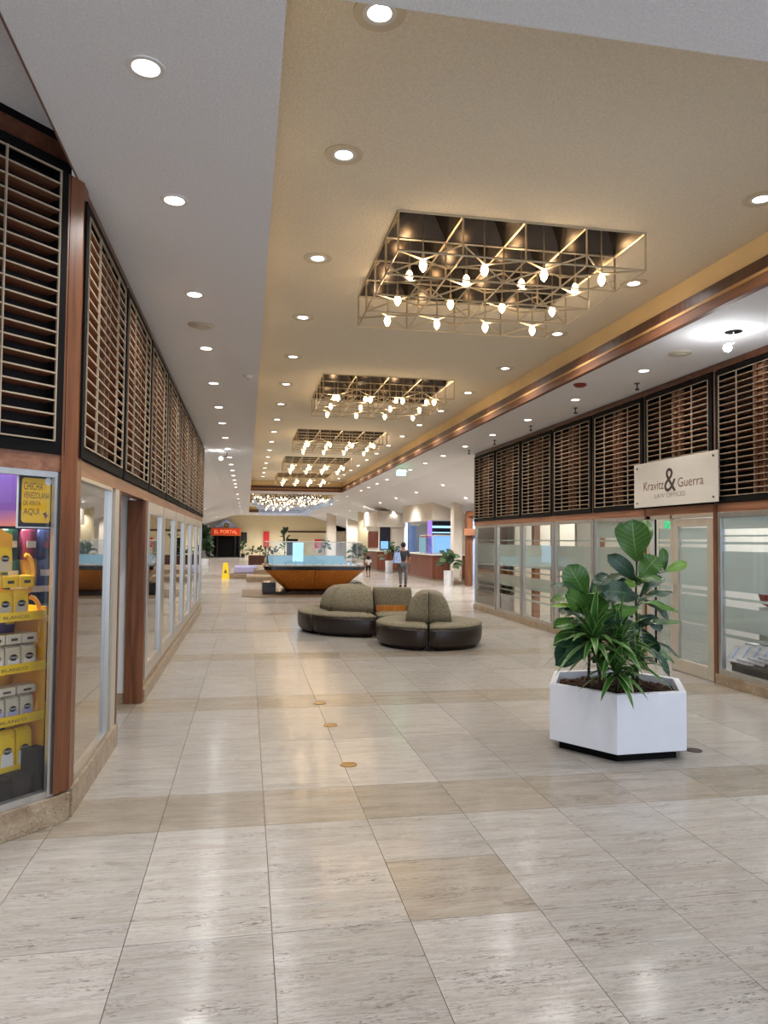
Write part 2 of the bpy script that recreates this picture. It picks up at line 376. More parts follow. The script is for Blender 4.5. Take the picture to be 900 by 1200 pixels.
def lettering(name, body, h, mt, origin, xd, yd, parent=None, width=None, extrude=0.002, align='CENTER', space=1.0):
    cu = bpy.data.curves.new(name, 'FONT'); cu.body = body; cu.size = 1; cu.align_x = align; cu.align_y = 'CENTER'; cu.extrude = 0; cu.resolution_u = 3; cu.space_character = space
    tmp = bpy.data.objects.new(name, cu); COL.objects.link(tmp); bpy.context.view_layer.update()
    me = bpy.data.meshes.new_from_object(tmp.evaluated_get(bpy.context.evaluated_depsgraph_get()))
    bpy.data.objects.remove(tmp); bpy.data.curves.remove(cu)
    xs = [v.co.x for v in me.vertices]; ys = [v.co.y for v in me.vertices]
    sy = h/(max(ys)-min(ys)); sx = (width/(max(xs)-min(xs))) if width else sy
    cx, cy = (max(xs)+min(xs))/2, (max(ys)+min(ys))/2
    X = Vector(xd).normalized(); Y = Vector(yd).normalized(); O = Vector(origin)
    for v in me.vertices: v.co = O+X*(v.co.x-cx)*sx+Y*(v.co.y-cy)*sy
    me.materials.clear(); me.materials.append(M[mt])
    o = bpy.data.objects.new(name, me); COL.objects.link(o)
    if parent: o.parent = parent
    return o
ORD = 'first second third fourth fifth sixth seventh eighth ninth tenth eleventh twelfth thirteenth fourteenth fifteenth sixteenth seventeenth eighteenth nineteenth twentieth'.split()

XL, XR, ZC, ZR = -1.01, 5.48, 3.80, 4.25
BAY = 1.573
# ================================================================ SETTING
# floor slab and the tiles one can tell apart
TW = 0.595
fl = box('floor', -4.6, 9.6, -6, 1.98, -0.12, 0.0, 'travertine_far', kind='structure')
fl2 = MB(); fl2.box(-4.6, 9.6, 1.98, 13.2, -0.12, -0.012, 0)
fl2.build('subfloor', 'grout', fl)
ff = MB(); ff.box(-9.6, 12, 13.2, 68.5, -0.12, 0.0)
ff.build('far_paving', 'travertine_far', fl)
def tile_mesh(wd, ln, mt):
    g = 0.0008; b = 0.0008
    x0, x1, y0, y1 = g, wd-g, g, ln-g
    mb = MB(); mb.add([(x0, y0, -0.01), (x1, y0, -0.01), (x1, y1, -0.01), (x0, y1, -0.01), (x0+b, y0+b, 0), (x1-b, y0+b, 0), (x1-b, y1-b, 0), (x0+b, y1-b, 0)],
                      [(4, 5, 6, 7), (0, 1, 5, 4), (1, 2, 6, 5), (2, 3, 7, 6), (3, 0, 4, 7)])
    o = mb.build('tile', mt, fl); return o
protos = {}
def put_tile(x, y, wd, ln, mt):
    key = (round(wd, 3), round(ln, 3), mt)
    if key not in protos:
        protos[key] = tile_mesh(wd, ln, mt); o = protos[key]
    else:
        o = protos[key].copy(); COL.objects.link(o)
    o.location = (x, y, 0)
rows = []
y = 4.35-2.95
while y < 13.1:
    rows.append((y, 0.59, 'travertine_brown')); rows.append((y+0.59, 1.18, 'travertine')); rows.append((y+1.77, 1.18, 'travertine')); y += 2.95
for i in range(-5, 13):
    xx = 0.13+TW*i
    st = random.random() < 0.22
    for (yy, ln, mt_) in rows:
        if yy+ln < 1.9 or yy > 13.1: continue
        y0, y1 = max(yy, 1.98), min(yy+ln, 13.2)
        if y1-y0 < 0.1: continue
        if ln < 1: mt2 = mt_
        else: mt2 = 'travertine_brown' if (i == 1 and abs(yy-3.17) < 0.1) else 'travertine'
        if ln > 1 and random.random() < 0.16 and y1-y0 > 1.1:
            put_tile(xx, y0, TW, 0.59, mt2); put_tile(xx, y0+0.59, TW, y1-y0-0.59, 'travertine')
        else:
            put_tile(xx, y0, TW, y1-y0, mt2)

# ceiling: low grey slab with a long tan recess, sloped sides in the far hall
cl = MB(); T = 0.06
RX0, RX1, RY0, RY1 = 0.12, 4.22, 2.83, 33.0
cl.box(XL-0.02, RX0, -4, 68.3, ZC, ZC+T); cl.box(RX1, XR+0.2, -4, 68.3, ZC, ZC+T)
cl.box(RX0, RX1, -4, RY0, ZC, ZC+T); cl.box(RX0, RX1, RY1, 35.0, ZC, ZC+T); cl.box(RX0, RX1, 44, 47, ZC, ZC+T); cl.box(RX0, RX1, 60, 68.3, ZC, ZC+T)
ceil = cl.build('ceiling', 'ceiling_grey', kind='structure')
MB().box(-4.6, XL-0.02, -6, 5.2, 4.02, 4.08).build('alcove_soffit', 'ceiling_grey', ceil)
MB().box(XL-0.03, XL-0.02, -4, 4.62, ZC-0.005, 4.02).build('edge_strip', 'ink_brown', ceil)
s = math.tan(math.radians(18))
MB().add([(XL-0.02, 17.25, ZC), (XL-0.02, 68.3, ZC), (-8.0, 68.3, ZC-7*s), (-8.0, 17.25, ZC-7*s)], [(0, 1, 2, 3)]).add([(XL-0.02, 17.25, ZC+T), (XL-0.02, 68.3, ZC+T), (-8.0, 68.3, ZC-7*s+T), (-8.0, 17.25, ZC-7*s+T)], [(3, 2, 1, 0)]).build('slope_panel', 'ceiling_grey', ceil)
MB().add([(XR+0.2, 17.25, ZC), (XR+0.2, 68.3, ZC), (11.0, 68.3, ZC-5.3*s), (11.0, 17.25, ZC-5.3*s)], [(3, 2, 1, 0)]).add([(XR+0.2, 17.25, ZC+T), (XR+0.2, 68.3, ZC+T), (11.0, 68.3, ZC-5.3*s+T), (11.0, 17.25, ZC-5.3*s+T)], [(0, 1, 2, 3)]).build('slope_panel', 'ceiling_grey', ceil)
# recess lid, with an opening above each of the five light grids
FX0, FX1, FH = 1.13, 3.25, 1.05
FYC = [6.62, 12.42, 18.25, 24.05, 29.85]
rc = MB(); yy = RY0
for c in FYC:
    rc.box(RX0, RX1, yy, c-FH, ZR, ZR+T); rc.box(RX0, FX0, c-FH, c+FH, ZR, ZR+T); rc.box(FX1, RX1, c-FH, c+FH, ZR, ZR+T); yy = c+FH
rc.box(RX0, RX1, yy, RY1, ZR, ZR+T); rc.box(RX0, RX1, 35, 44, ZR, ZR+T); rc.box(RX0, RX1, 47, 60, ZR, ZR+T)
rc.build('recess_lid', 'ceiling_tan', ceil)
fa = MB()
for (a, b) in ((RY0, RY1), (35.0, 44.0), (47.0, 60.0)):
    fa.box(RX1, RX1+0.04, a, b, ZC+0.05, ZR); fa.box(RX0-0.04, RX0, a, b, ZC+0.02, ZR)
    fa.box(RX0, RX1, b, b+0.04, ZC+0.05, ZR); fa.box(RX0, RX1, a-0.04, a, ZC+0.01, ZR)
fa.build('recess_fascia', 'fascia_tan', ceil)
# trim boards round the recess: a dark cove, a gold bead, a red-brown board
for n_, (a, b) in enumerate(((RY0, RY1), (47.0, 60.0))):
    t = MB()
    t.box(RX1-0.05, RX1, a, b, ZC+0.12, ZC+0.23); t.box(RX0, RX1-0.05, b-0.05, b, ZC+0.12, ZC+0.23)
    t1 = t.build('trim_%d' % (n_*3+1), 'wood_dark', kind='structure')
    t = MB(); t.box(RX1-0.06, RX1, a, b, ZC+0.09, ZC+0.12); t.box(RX0, RX1-0.06, b-0.06, b, ZC+0.09, ZC+0.12)
    t.build('trim_%d' % (n_*3+2), 'gold_bead', kind='structure')
    t = MB(); t.box(RX1-0.055, RX1+0.01, a, b, ZC-0.005, ZC+0.09); t.box(RX0, RX1-0.055, b-0.055, b+0.01, ZC-0.005, ZC+0.09)
    t.build('trim_%d' % (n_*3+3), 'wood_trim', kind='structure')

# ---------------------------------------------------------------- louver panels
def make_panel(wd, z0, z1, name, label, cat, group):
    """local x along the wall, -y towards the hall; z absolute"""
    t = thing(name, label, cat, group=group)
    h2 = wd/2-0.035
    f = MB(); b = 0.065
    f.box(-h2, -h2+b, -0.05, 0.02, z0, z1); f.box(h2-b, h2, -0.05, 0.02, z0, z1); f.box(-h2+b, h2-b, -0.05, 0.02, z0, z0+b*1.1); f.box(-h2+b, h2-b, -0.05, 0.02, z1-b, z1)
    f.build('frame', 'black', t)
    iw = h2-b; a0, a1 = z0+b*1.1, z1-b
    e = MB(); q = 0.008
    e.box(-iw, -iw+q, -0.058, -0.045, a0, a1); e.box(iw-q, iw, -0.058, -0.045, a0, a1); e.box(-iw, iw, -0.058, -0.045, a0, a0+q); e.box(-iw, iw, -0.058, -0.045, a1-q, a1)
    e.build('edge_bead', 'slat_edge', t)
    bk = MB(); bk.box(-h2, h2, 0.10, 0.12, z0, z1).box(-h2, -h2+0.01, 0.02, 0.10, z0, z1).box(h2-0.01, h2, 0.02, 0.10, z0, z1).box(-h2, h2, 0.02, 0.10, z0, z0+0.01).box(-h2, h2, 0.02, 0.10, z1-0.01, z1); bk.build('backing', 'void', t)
    for sx in (-1, 1):
        MB().box(sx*iw*0.52-0.004, sx*iw*0.52+0.004, -0.062, -0.048, a0, a1).build('rod', 'slat_edge', t)
    sp = MB(); sp.box(-0.075, 0.075, 0.01, 0.03, a0, a1, 0); sp.box(-0.085, -0.075, -0.05, 0.0, a0, a1, 1); sp.box(0.075, 0.085, -0.05, 0.0, a0, a1, 1)
    sp.build('centre_board', ['wood_strip', 'wood_mullion'], t)
    N = 20; dz = (a1-a0)/N
    sl = None
    for i in range(1, N):
        z = a0+dz*i
        if sl is None:
            mb = MB(); mb.add([(-iw, -0.045, -0.008), (iw, -0.045, -0.008), (iw, 0.06, -0.008), (-iw, 0.06, -0.008), (-iw, -0.045, 0.003), (iw, -0.045, 0.003), (iw, 0.06, 0.003), (-iw, 0.06, 0.003)],
                              [(0, 3, 2, 1), (4, 5, 6, 7), (1, 2, 6, 5), (2, 3, 7, 6), (3, 0, 4, 7)], 0)
            mb.box(-iw, iw, -0.056, -0.045, -0.006, 0.003, 1)
            sl = mb.build('slat', ['wood_slat', 'slat_edge'], t); o = sl
        else:
            o = sl.copy(); COL.objects.link(o)
        o.location = (0, 0, z)
    return t
ZP0, ZP1 = 2.13, 3.70
PG = 'louver panels over the shopfronts'
p0 = make_panel(BAY, ZP0, ZP1, 'louver_panel', 'dark wooden louver panel over the mirror-like shop window, next to the corner post', 'louver panel', PG)
p0.location = (XL-0.03, 4.63+BAY*0.5, 0); p0.rotation_euler = (0, 0, PI/2)
for i in range(1, 8):
    dup(p0, (XL-0.03, 4.63+BAY*(i+0.5), 0), PI/2, '%s louver panel from the corner post, %s' % (ORD[i], 'over the open doorway' if i == 1 else 'over the aluminium shop windows'))
lab = ['dark louver panel over the far end window of the frosted office front', 'louver panel second from the far end of the frosted office front',
       'louver panel third from the far end of the frosted office front', 'louver panel fourth from the far end, above the spiky plant leaves',
       'louver panel above the tall fig plant, just before the white sign', 'louver panel partly covered by the far half of the white law office sign',
       'louver panel above the papers window, its edge touched by the white sign', 'louver panel past the papers window at the photo edge']
for i in range(8):
    dup(p0, (XR+0.03, 17.3-BAY*(i+0.5), 0), -PI/2, lab[i])
CH = Vector((-0.669, -0.743, 0)); TH = math.atan2(0.743, 0.669)      # angled shopfront: direction and turn
chm = make_panel(1.6, ZP0, 3.86, 'louver_panel', 'taller louver panel on the angled shopfront above the flour display', 'louver panel', PG)
cc = Vector((XL, 4.63, 0))+CH*0.86-Vector((0.743, -0.669, 0))*0.03
chm.location = cc; chm.rotation_euler = (0, 0, TH)

# ---------------------------------------------------------------- side walls (everything that belongs to the building)
wl = box('wall_left', XL-0.16, XL-0.04, 4.66, 17.25, 3.70, 3.80, 'wood_header', kind='structure')
box('header', XL-0.06, XL-0.005, 4.66, 17.25, 3.72, 3.795, 'wood_header', wl)
box('rail', XL-0.09, XL+0.0, 4.66, 17.25, 2.03, 2.125, 'wood_rail_y', wl)
box('curb', XL-0.10, XL+0.02, 4.66, 6.20, 0, 0.17, 'travertine_curb', wl, bevel=0.004)
box('curb', XL-0.10, XL+0.02, 7.78, 17.25, 0, 0.13, 'travertine_curb', wl, bevel=0.004)
box('curb_ledge', XL-0.10, XL-0.01, 7.78, 17.25, 0.13, 0.2, 'travertine_curb', wl, bevel=0.004)
MB().prism([(XL-0.08, 4.66), (XL-0.06, 4.53), (XL+0.005, 4.63), (XL+0.005, 4.75), (XL-0.08, 4.75)], 0.17, 3.80).build('corner_post', 'wood_post', wl, bevel=0.004)
for i in range(1, 9):
    yy = 4.63+BAY*i
    if i == 8: yy -= 0.03
    box('mullion', XL-0.07, XL-0.002, yy-0.024, yy+0.024, 2.125, 3.72, 'wood_mullion', wl)
    if i == 1: box('door_post', XL-0.08, XL+0.004, yy-0.03, yy+0.03, 0.0, 2.03, 'wood_post', wl)
box('door_jamb', XL-0.17, XL+0.005, 7.70, 7.78, 0.0, 2.03, 'wood_post', wl, bevel=0.004)
box('alcove_side', -2.6, XL-0.17, 7.74, 7.80, 0.1, 2.6, 'plaster_white', wl)
box('alcove_base', -2.6, XL-0.17, 7.73, 7.81, 0, 0.1, 'travertine_curb', wl)
box('alcove_side', -2.6, XL-0.1, 6.17, 6.22, 0, 2.6, 'plaster', wl)
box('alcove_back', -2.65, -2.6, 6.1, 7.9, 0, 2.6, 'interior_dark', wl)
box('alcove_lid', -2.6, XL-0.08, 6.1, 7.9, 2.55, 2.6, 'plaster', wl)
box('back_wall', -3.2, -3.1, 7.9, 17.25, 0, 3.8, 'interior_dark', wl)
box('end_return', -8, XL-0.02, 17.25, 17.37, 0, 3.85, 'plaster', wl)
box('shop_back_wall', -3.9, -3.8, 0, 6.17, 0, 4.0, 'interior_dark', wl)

wr = box('wall_right', XR+0.04, XR+0.16, 1.0, 17.3, 3.70, 3.80, 'wood_header', kind='structure')
box('header', XR+0.005, XR+0.06, 1.0, 17.3, 3.72, 3.795, 'wood_header', wr)
box('rail', XR, XR+0.09, 1.0, 17.3, 2.02, 2.125, 'wood_rail_y', wr)
box('curb', XR-0.02, XR+0.12, 9.40, 17.3, 0, 0.12, 'travertine_curb', wr, bevel=0.004)
box('curb', XR-0.02, XR+0.12, 1.0, 7.86, 0, 0.12, 'travertine_curb', wr, bevel=0.004)
for i in range(0, 10):
    yy = 17.3-BAY*i
    if i == 0: yy -= 0.02
    box('mullion', XR+0.002, XR+0.07, yy-0.024, yy+0.024, 2.125, 3.72, 'wood_mullion', wr)
    if i == 6: box('wood_post', XR-0.012, XR+0.06, yy-0.03, yy+0.03, 0.0, 2.125, 'wood_post', wr)
    elif i in (5,): box('wood_post', XR-0.002, XR+0.05, yy-0.02, yy+0.02, 0.12, 2.125, 'wood_post', wr)
box('end_return', XR+0.1, 11, 17.3, 17.42, 0, 3.8, 'plaster', wr)
# offices behind the glass
box('office_back_wall', 9.0, 9.1, 1, 17.3, 0, 2.75, 'plaster', wr)
box('office_blue_wall', 8.2, 8.3, 1, 9.35, 0, 2.7, 'blue_wall', wr)
box('office_lid', XR+0.2, 9.1, 1, 17.3, 2.7, 2.75, 'plaster_white', wr)
for yy in (15.9, 12.7, 9.4):
    box('partition', XR+0.5, 9.0, yy-0.05, yy+0.05, 0, 2.7, 'plaster', wr)
for yy in (16.9, 14.9, 13.9, 12.0):
    box('partition_post', XR+0.55, XR+0.68, yy-0.08, yy+0.08, 0, 2.7, 'wood_strip', wr)
for i, yy in enumerate((15.0, 13.3, 11.2, 8.4, 5.6)):
    ol = thing('office_lamp', 'white ceiling panel lamp inside the %s office from the far end' % ORD[i], 'lamp', (7.2, yy, 2.66), group='panel lamps in the offices')
    MB().box(-0.6, 0.6, -0.3, 0.3, 0.0, 0.035).build('housing', 'lamp_ring', ol)
    MB().box(-0.56, 0.56, -0.26, 0.26, -0.012, -0.002).build('diffuser', 'office_lamp', ol)
    ld = bpy.data.lights.new('lamp_light', 'AREA'); ld.shape = 'RECTANGLE'; ld.size = 1.1; ld.size_y = 0.5; ld.energy = 26 if yy > 7 else 26; ld.color = (0.93, 1, 0.95) if yy > 7 else (0.8, 0.88, 1)
    lo = bpy.data.objects.new('lamp_light', ld); COL.objects.link(lo); lo.parent = ol; lo.location = (0, 0, -0.03)

# shop windows ------------------------------------------------------
WN = [0]
def shop_window(side, y0, y1, z0, z1, gl='glass', films=(), fr='alu', fw_=0.05, label=None):
    WN[0] += 1
    X = XL-0.03 if side < 0 else XR+0.03
    x0, x1 = X-0.03, X+0.03
    f = MB(); f.box(x0, x1, y0, y0+fw_, z0, z1); f.box(x0, x1, y1-fw_, y1, z0, z1); f.box(x0, x1, y0+fw_, y1-fw_, z0, z0+fw_*0.8); f.box(x0, x1, y0+fw_, y1-fw_, z1-fw_*0.8, z1)
    o = f.build('window_%d' % WN[0], fr, kind='structure', bevel=0.003)
    box('pane', X-0.003, X+0.003, y0+fw_, y1-fw_, z0+fw_*0.8, z1-fw_*0.8, gl, o)
    xf = X+0.008 if side > 0 else X-0.01
    for (a, b) in films: box('film', xf, xf+0.001, y0+fw_, y1-fw_, a, b, 'frosted_film', o)
    return o
shop_window(-1, 4.74, 5.86, 0.17, 2.03, 'glass_mirror', fw_=0.035)
box('wide_jamb', XL-0.065, XL-0.02, 5.86, 5.98, 0.17, 2.03, 'alu', wl); box('wide_jamb', XL-0.06, XL-0.0, 5.985, 6.17, 0.17, 2.03, 'alu_beige', wl)
for i in range(2, 8):
    ya, yb = 4.63+BAY*i+0.03, 4.63+BAY*(i+1)-0.02
    shop_window(-1, ya+(0.12 if i == 2 else 0), yb, 0.2, 2.03, 'glass_mirror', fw_=0.16)
FS = ((1.66, 1.685), (1.13, 1.58), (1.02, 1.05), (0.70, 0.94), (0.60, 0.63), (0.47, 0.51))
for i in range(5):
    ya, yb = 17.3-BAY*(i+1), 17.3-BAY*i-0.04
    shop_window(1, ya+0.02, yb, 0.12, 2.02, 'glass', FS if i < 4 else ((1.72, 1.98),)+FS+((0.14, 0.44),), fw_=0.07)
shop_window(1, 6.3, 7.85, 0.12, 2.02, 'glass', ((1.82, 1.98), (1.73, 1.75), (1.64, 1.67), (1.10, 1.56), (1.0, 1.03), (0.66, 0.92), (0.56, 0.6)), fw_=0.08)
shop_window(1, 4.73, 6.28, 0.12, 2.02, 'glass', FS, fw_=0.08)
# office door and its sidelight
d = MB(); Xd = XR+0.03
d.box(Xd-0.03, Xd+0.03, 9.30, 9.40, 0, 2.02); d.box(Xd-0.03, Xd+0.03, 8.78, 8.82, 0, 2.02); d.box(Xd-0.03, Xd+0.03, 7.90, 9.40, 1.97, 2.02)
dr = d.build('door_1', 'alu_beige', kind='structure', bevel=0.003)
df = MB(); df.box(Xd-0.025, Xd+0.02, 7.92, 8.04, 0.01, 1.96); df.box(Xd-0.025, Xd+0.02, 8.66, 8.78, 0.01, 1.96); df.box(Xd-0.025, Xd+0.02, 8.04, 8.66, 0.01, 0.16); df.box(Xd-0.025, Xd+0.02, 8.04, 8.66, 1.86, 1.96)
df.build('door_leaf', 'alu_beige', dr, bevel=0.003)
box('pane', Xd-0.006, Xd+0.0, 8.04, 8.66, 0.16, 1.86, 'glass', dr)
box('pane', Xd-0.006, Xd+0.0, 8.82, 9.30, 0.02, 1.97, 'glass', dr)
box('gasket', Xd-0.034, Xd-0.02, 9.16, 9.19, 0.02, 1.97, 'black', dr)
fb = MB()
for a, b in ((1.70, 1.84), (1.64, 1.67), (1.12, 1.6), (1.03, 1.08), (0.66, 1.0)): fb.box(Xd+0.004, Xd+0.006, 8.04, 8.66, a, b); fb.box(Xd+0.004, Xd+0.006, 8.82, 9.15, a-(0.0), b)
z = 0.18
while z < 0.64: fb.box(Xd+0.004, Xd+0.006, 8.04, 8.66, z, z+0.013); fb.box(Xd+0.004, Xd+0.006, 8.82, 9.15, z, z+0.013); z += 0.022
fb.build('frosted_stripe', 'frosted_film', dr)
hd = MB().tube((Xd-0.07, 8.72, 0.98), (Xd-0.07, 8.72, 1.14), 0.009, 8).tube((Xd-0.07, 8.72, 1.0), (Xd-0.02, 8.72, 1.0), 0.007, 6).tube((Xd-0.07, 8.72, 1.12), (Xd-0.02, 8.72, 1.12), 0.007, 6)
hd.build('handle', 'alu', dr, smooth=False)
ex = thing('exit_sign', 'small green lit exit sign seen through the glass beside the office door', 'sign', (6.5, 10.45, 1.84))
MB().box(-0.015, 0.015, -0.16, 0.16, 0, 0.16).build('housing', 'white_paint', ex)
MB().box(-0.02, -0.016, -0.15, 0.15, 0.01, 0.15).build('lit_face', 'exit_soft', ex)
MB().tube((0, 0, 0.16), (0, 0, 0.86), 0.008).build('rod', 'alu', ex)
o = lettering('lettering', 'EXIT', 0.09, 'white_paint', (-0.022, 0, 0.08), (0, -1, 0), (0, 0, 1), ex)

# angled shopfront -----------------------------------------------------
def chp(s_, off, z):     # s_ along the angled front from the corner post, off behind the glass
    v = Vector((XL, 4.63, 0))+CH*s_+Vector((-0.743, 0.669, 0))*off; return (v.x, v.y, z)
def chbox(name, s0, s1, o0, o1, z0, z1, mt, parent=None, **kw):
    pts = [chp(s0, o0, 0)[:2], chp(s1, o0, 0)[:2], chp(s1, o1, 0)[:2], chp(s0, o1, 0)[:2]]
    return MB().prism(pts, z0, z1).build(name, mt, parent, **kw)
wf = chbox('wall_front', -0.0, 1.75, -0.02, 0.12, 0.0, 0.16, 'travertine_curb', kind='structure', bevel=0.004)
chbox('rail', 0.05, 1.75, -0.005, 0.08, 2.03, 2.13, 'wood_rail', wf)
chbox('header', 0.05, 1.75, -0.005, 0.10, 3.87, 3.97, 'wood_header', wf)
chbox('soffit_strip', 0.05, 1.75, 0.0, 0.10, 3.97, 4.02, 'black', wf)
wn = chbox('window_%d' % (WN[0]+1), 0.085, 0.125, 0.0, 0.05, 0.16, 2.03, 'alu', kind='structure', bevel=0.003); WN[0] += 1
chbox('frame_side', 0.128, 0.143, -0.01, 0.02, 0.17, 2.0, 'alu', wn)
chbox('frame_side', 1.62, 1.68, 0.0, 0.05, 0.16, 2.03, 'alu', wn)
chbox('frame_top', 0.125, 1.62, 0.0, 0.05, 1.995, 2.03, 'alu', wn); chbox('frame_bottom', 0.125, 1.62, 0.0, 0.05, 0.16, 0.2, 'alu', wn)
chbox('pane', 0.125, 1.62, 0.024, 0.028, 0.2, 1.995, 'glass', wn)

# ================================================================ SNACK SHOP DISPLAY
dorg = chp(0, 0.33, 0)
def local(o): return o
st = thing('display_stand', 'yellow shelf stand for flour bags behind the angled shop glass', 'shelf stand', dorg, TH)
box('side_panel', 0.045, 0.06, 0.0, 0.34, 0.26, 1.22, 'yellow_deep', st)
box('back_panel', -0.85, 0.045, 0.33, 0.345, 0.1, 1.6, 'yellow_deep', st)
hp = MB(); hp.add([(-0.85, 0.1, 1.58), (-0.12, 0.1, 1.58), (-0.12, 0.1, 1.66), (-0.2, 0.1, 1.70), (-0.85, 0.1, 1.74), (-0.85, 0.13, 1.58), (-0.12, 0.13, 1.58), (-0.12, 0.13, 1.66), (-0.2, 0.13, 1.70), (-0.85, 0.13, 1.74)],
       [(0, 1, 2, 3, 4), (9, 8, 7, 6, 5), (0, 5, 6, 1), (1, 6, 7, 2), (2, 7, 8, 3), (3, 8, 9, 4), (4, 9, 5, 0)]); hp.build('header_board', 'yellow_deep', st)
ar = MB()
for (cx, cz, r_) in ((-0.06, 1.42, 0.12), (-0.02, 1.12, 0.16), (-0.03, 0.72, 0.2)):
    pp = [(cx+r_*0.5*math.sin(a), 0.06, cz+r_*math.cos(a)) for a in [PI*k/8 for k in range(9)]]
    for a, b in zip(pp[:-1], pp[1:]): ar.bar(a, b, 0.022)
ar.build('curved_bracket', 'yellow_deep', st)
for z_, nm in ((1.15, 0), (0.84, 1), (0.535, 2), (0.24, 3)):
    sh = MB().box(-0.85, 0.05, 0.0, 0.33, z_, z_+0.015).box(-0.85, 0.05, -0.012, 0.0, z_-0.005, z_+0.05)
    o = sh.build('shelf', 'yellow', st)
    if nm < 3:
        tx = lettering('shelf_print', 'HARINA DE MAIZ BLANCO', 0.018, 'ink_dark', (-0.32, -0.014, z_+0.02), (1, 0, 0), (0, 0, 1), o, width=0.5)
flour = []
def make_bag(wd, ht, mt, low, name='flour_bag', text='PAN'):
    t = thing(name, 'x', 'flour bag', group='flour bags on the yellow stand')
    v = []; n = 4
    prof = [(0, 1, 1), (0.06, 1.04, 1.08), (0.5, 1.05, 1.1), (0.9, 1.0, 0.95), (0.97, 0.98, 0.5), (1, 0.98, 0.25)]
    fs = []
    for (tz, sx, sy) in prof:
        a, b = wd/2*sx*0.93, 0.035*sy
        v += [(-a, -b, tz*ht), (a, -b, tz*ht), (a, b, tz*ht), (-a, b, tz*ht)]
    for j in range(len(prof)-1):
        for k in range(4): fs.append((j*4+k, j*4+(k+1) % 4, (j+1)*4+(k+1) % 4, (j+1)*4+k))
    fs += [(3, 2, 1, 0), (20, 21, 22, 23)]
    mb = MB().add(v, fs); mb.build('bag_body', mt, t, bevel=0.003)
    lw = MB().add([(-wd*0.40, -0.0405, 0.03*ht), (wd*0.40, -0.0405, 0.03*ht), (wd*0.36, -0.0405, 0.42*ht), (0, -0.0405, 0.5*ht), (-wd*0.36, -0.0405, 0.42*ht)], [(0, 1, 2, 3, 4)])
    lw.build('lower_print', low, t)
    el = MB(); n = 14
    el.add([(wd*0.27*math.cos(2*PI*k/n), -0.042, 0.5*ht+wd*0.20*math.sin(2*PI*k/n)) for k in range(n)], [tuple(range(n))]); el.build('round_emblem', 'black', t)
    lettering('emblem_letters', text, wd*0.15, 'white_paint', (0, -0.0428, 0.5*ht), (1, 0, 0), (0, 0, 1), t, width=wd*0.42)
    lettering('weight_print', '1 kg', wd*0.09, 'ink_dark', (wd*0.26, -0.0425, 0.84*ht), (1, 0, 0), (0, 0, 1), t)
    return t
def place_bag(proto, s_, o_, z_, label, rz=0):
    c = copy_tree(proto)
    x, y, _ = chp(s_, 0.33+o_, 0); c.location = (x, y, z_); c.rotation_euler = (0, 0, TH+rz); c['label'] = label
    return c
by = make_bag(0.098, 0.165, 'yellow', 'cream_bag'); bc = make_bag(0.098, 0.14, 'cream_bag', 'white_paint'); bp = make_bag(0.085, 0.14, 'cream_bag', 'lilac'); bb = make_bag(0.10, 0.24, 'yellow', 'white_paint')
POS = ['nearest the glass corner', 'second from the glass corner', 'third from the glass corner', 'fourth from the glass corner']
first = True
for k in range(3): place_bag(by, 0.175+0.105*k, 0.12, 1.435, 'yellow flour bag on the top row under the stand header, %s' % POS[k])
for k in range(4): place_bag(by, 0.10+0.102*k, 0.06, 1.166, 'yellow flour bag in the upper shelf row, %s' % POS[k])
for k in range(4): place_bag(bc, 0.04+0.102*k, 0.06, 0.856, 'cream flour bag on the second shelf, %s' % POS[k])
for k in range(4): place_bag(bp, 0.045+0.092*k, 0.06, 0.551, 'pale small flour bag on the third shelf, %s' % POS[k])
for k in range(4): place_bag(bb, 0.055+0.108*k, 0.06, 0.256, 'large yellow flour bag on the lowest shelf, %s' % POS[k])
for o in (by, bc, bp, bb):
    for c in list(o.children): bpy.data.objects.remove(c)
    bpy.data.objects.remove(o)
def flatpack(mt, s_, o_, z_, label, wd=0.098, h_=0.07):
    t = thing('flour_packet', label, 'flour packet', chp(s_, 0.33+o_, z_), TH, group='flour packets lying on the bags')
    MB().box(-wd/2, wd/2, -0.045, 0.06, 0, h_).build('packet_body', mt, t, bevel=0.008)
    MB().box(-wd*0.2, wd*0.2, -0.048, -0.0455, h_*0.35, h_*0.6).build('label_patch', 'ink_dark', t)
for k in range(3): flatpack('yellow', 0.07+0.105*k, 0.06, 1.345, 'yellow packet lying on top of the upper shelf bags, %s' % POS[k])
for k in range(3): flatpack('cream_bag', 0.04+0.102*k, 0.06, 1.005, 'cream packet lying across the second shelf bags, %s' % POS[k], h_=0.06)
for k in range(2): flatpack('cream_bag', 0.05+0.13*k, 0.06, 0.70, 'pale brownish box lying on the third shelf bags, %s' % POS[k], wd=0.12, h_=0.05)
cr = []
for k, (s_, w_, h_) in enumerate(((-0.02, 0.08, 0.24), (0.085, 0.1, 0.37), (0.20, 0.11, 0.25), (0.33, 0.12, 0.25))):
    t = thing('black_crate', ['low narrow black box at the stand foot beside the window frame', 'tallest black box at the foot of the flour stand', 'black box standing between the tallest one and the next', 'black box furthest along the foot of the flour stand'][k], 'box', chp(s_, 0.20, 0.16 if k == 9 else 0.0), TH)
    MB().box(-w_/2, w_/2, -0.06, 0.06, 0, h_+0.02).build('crate_body', 'black', t, bevel=0.003)
    MB().box(-w_/2-0.003, w_/2+0.003, -0.063, 0.063, h_+0.02, h_+0.03).build('crate_lid', 'black', t)
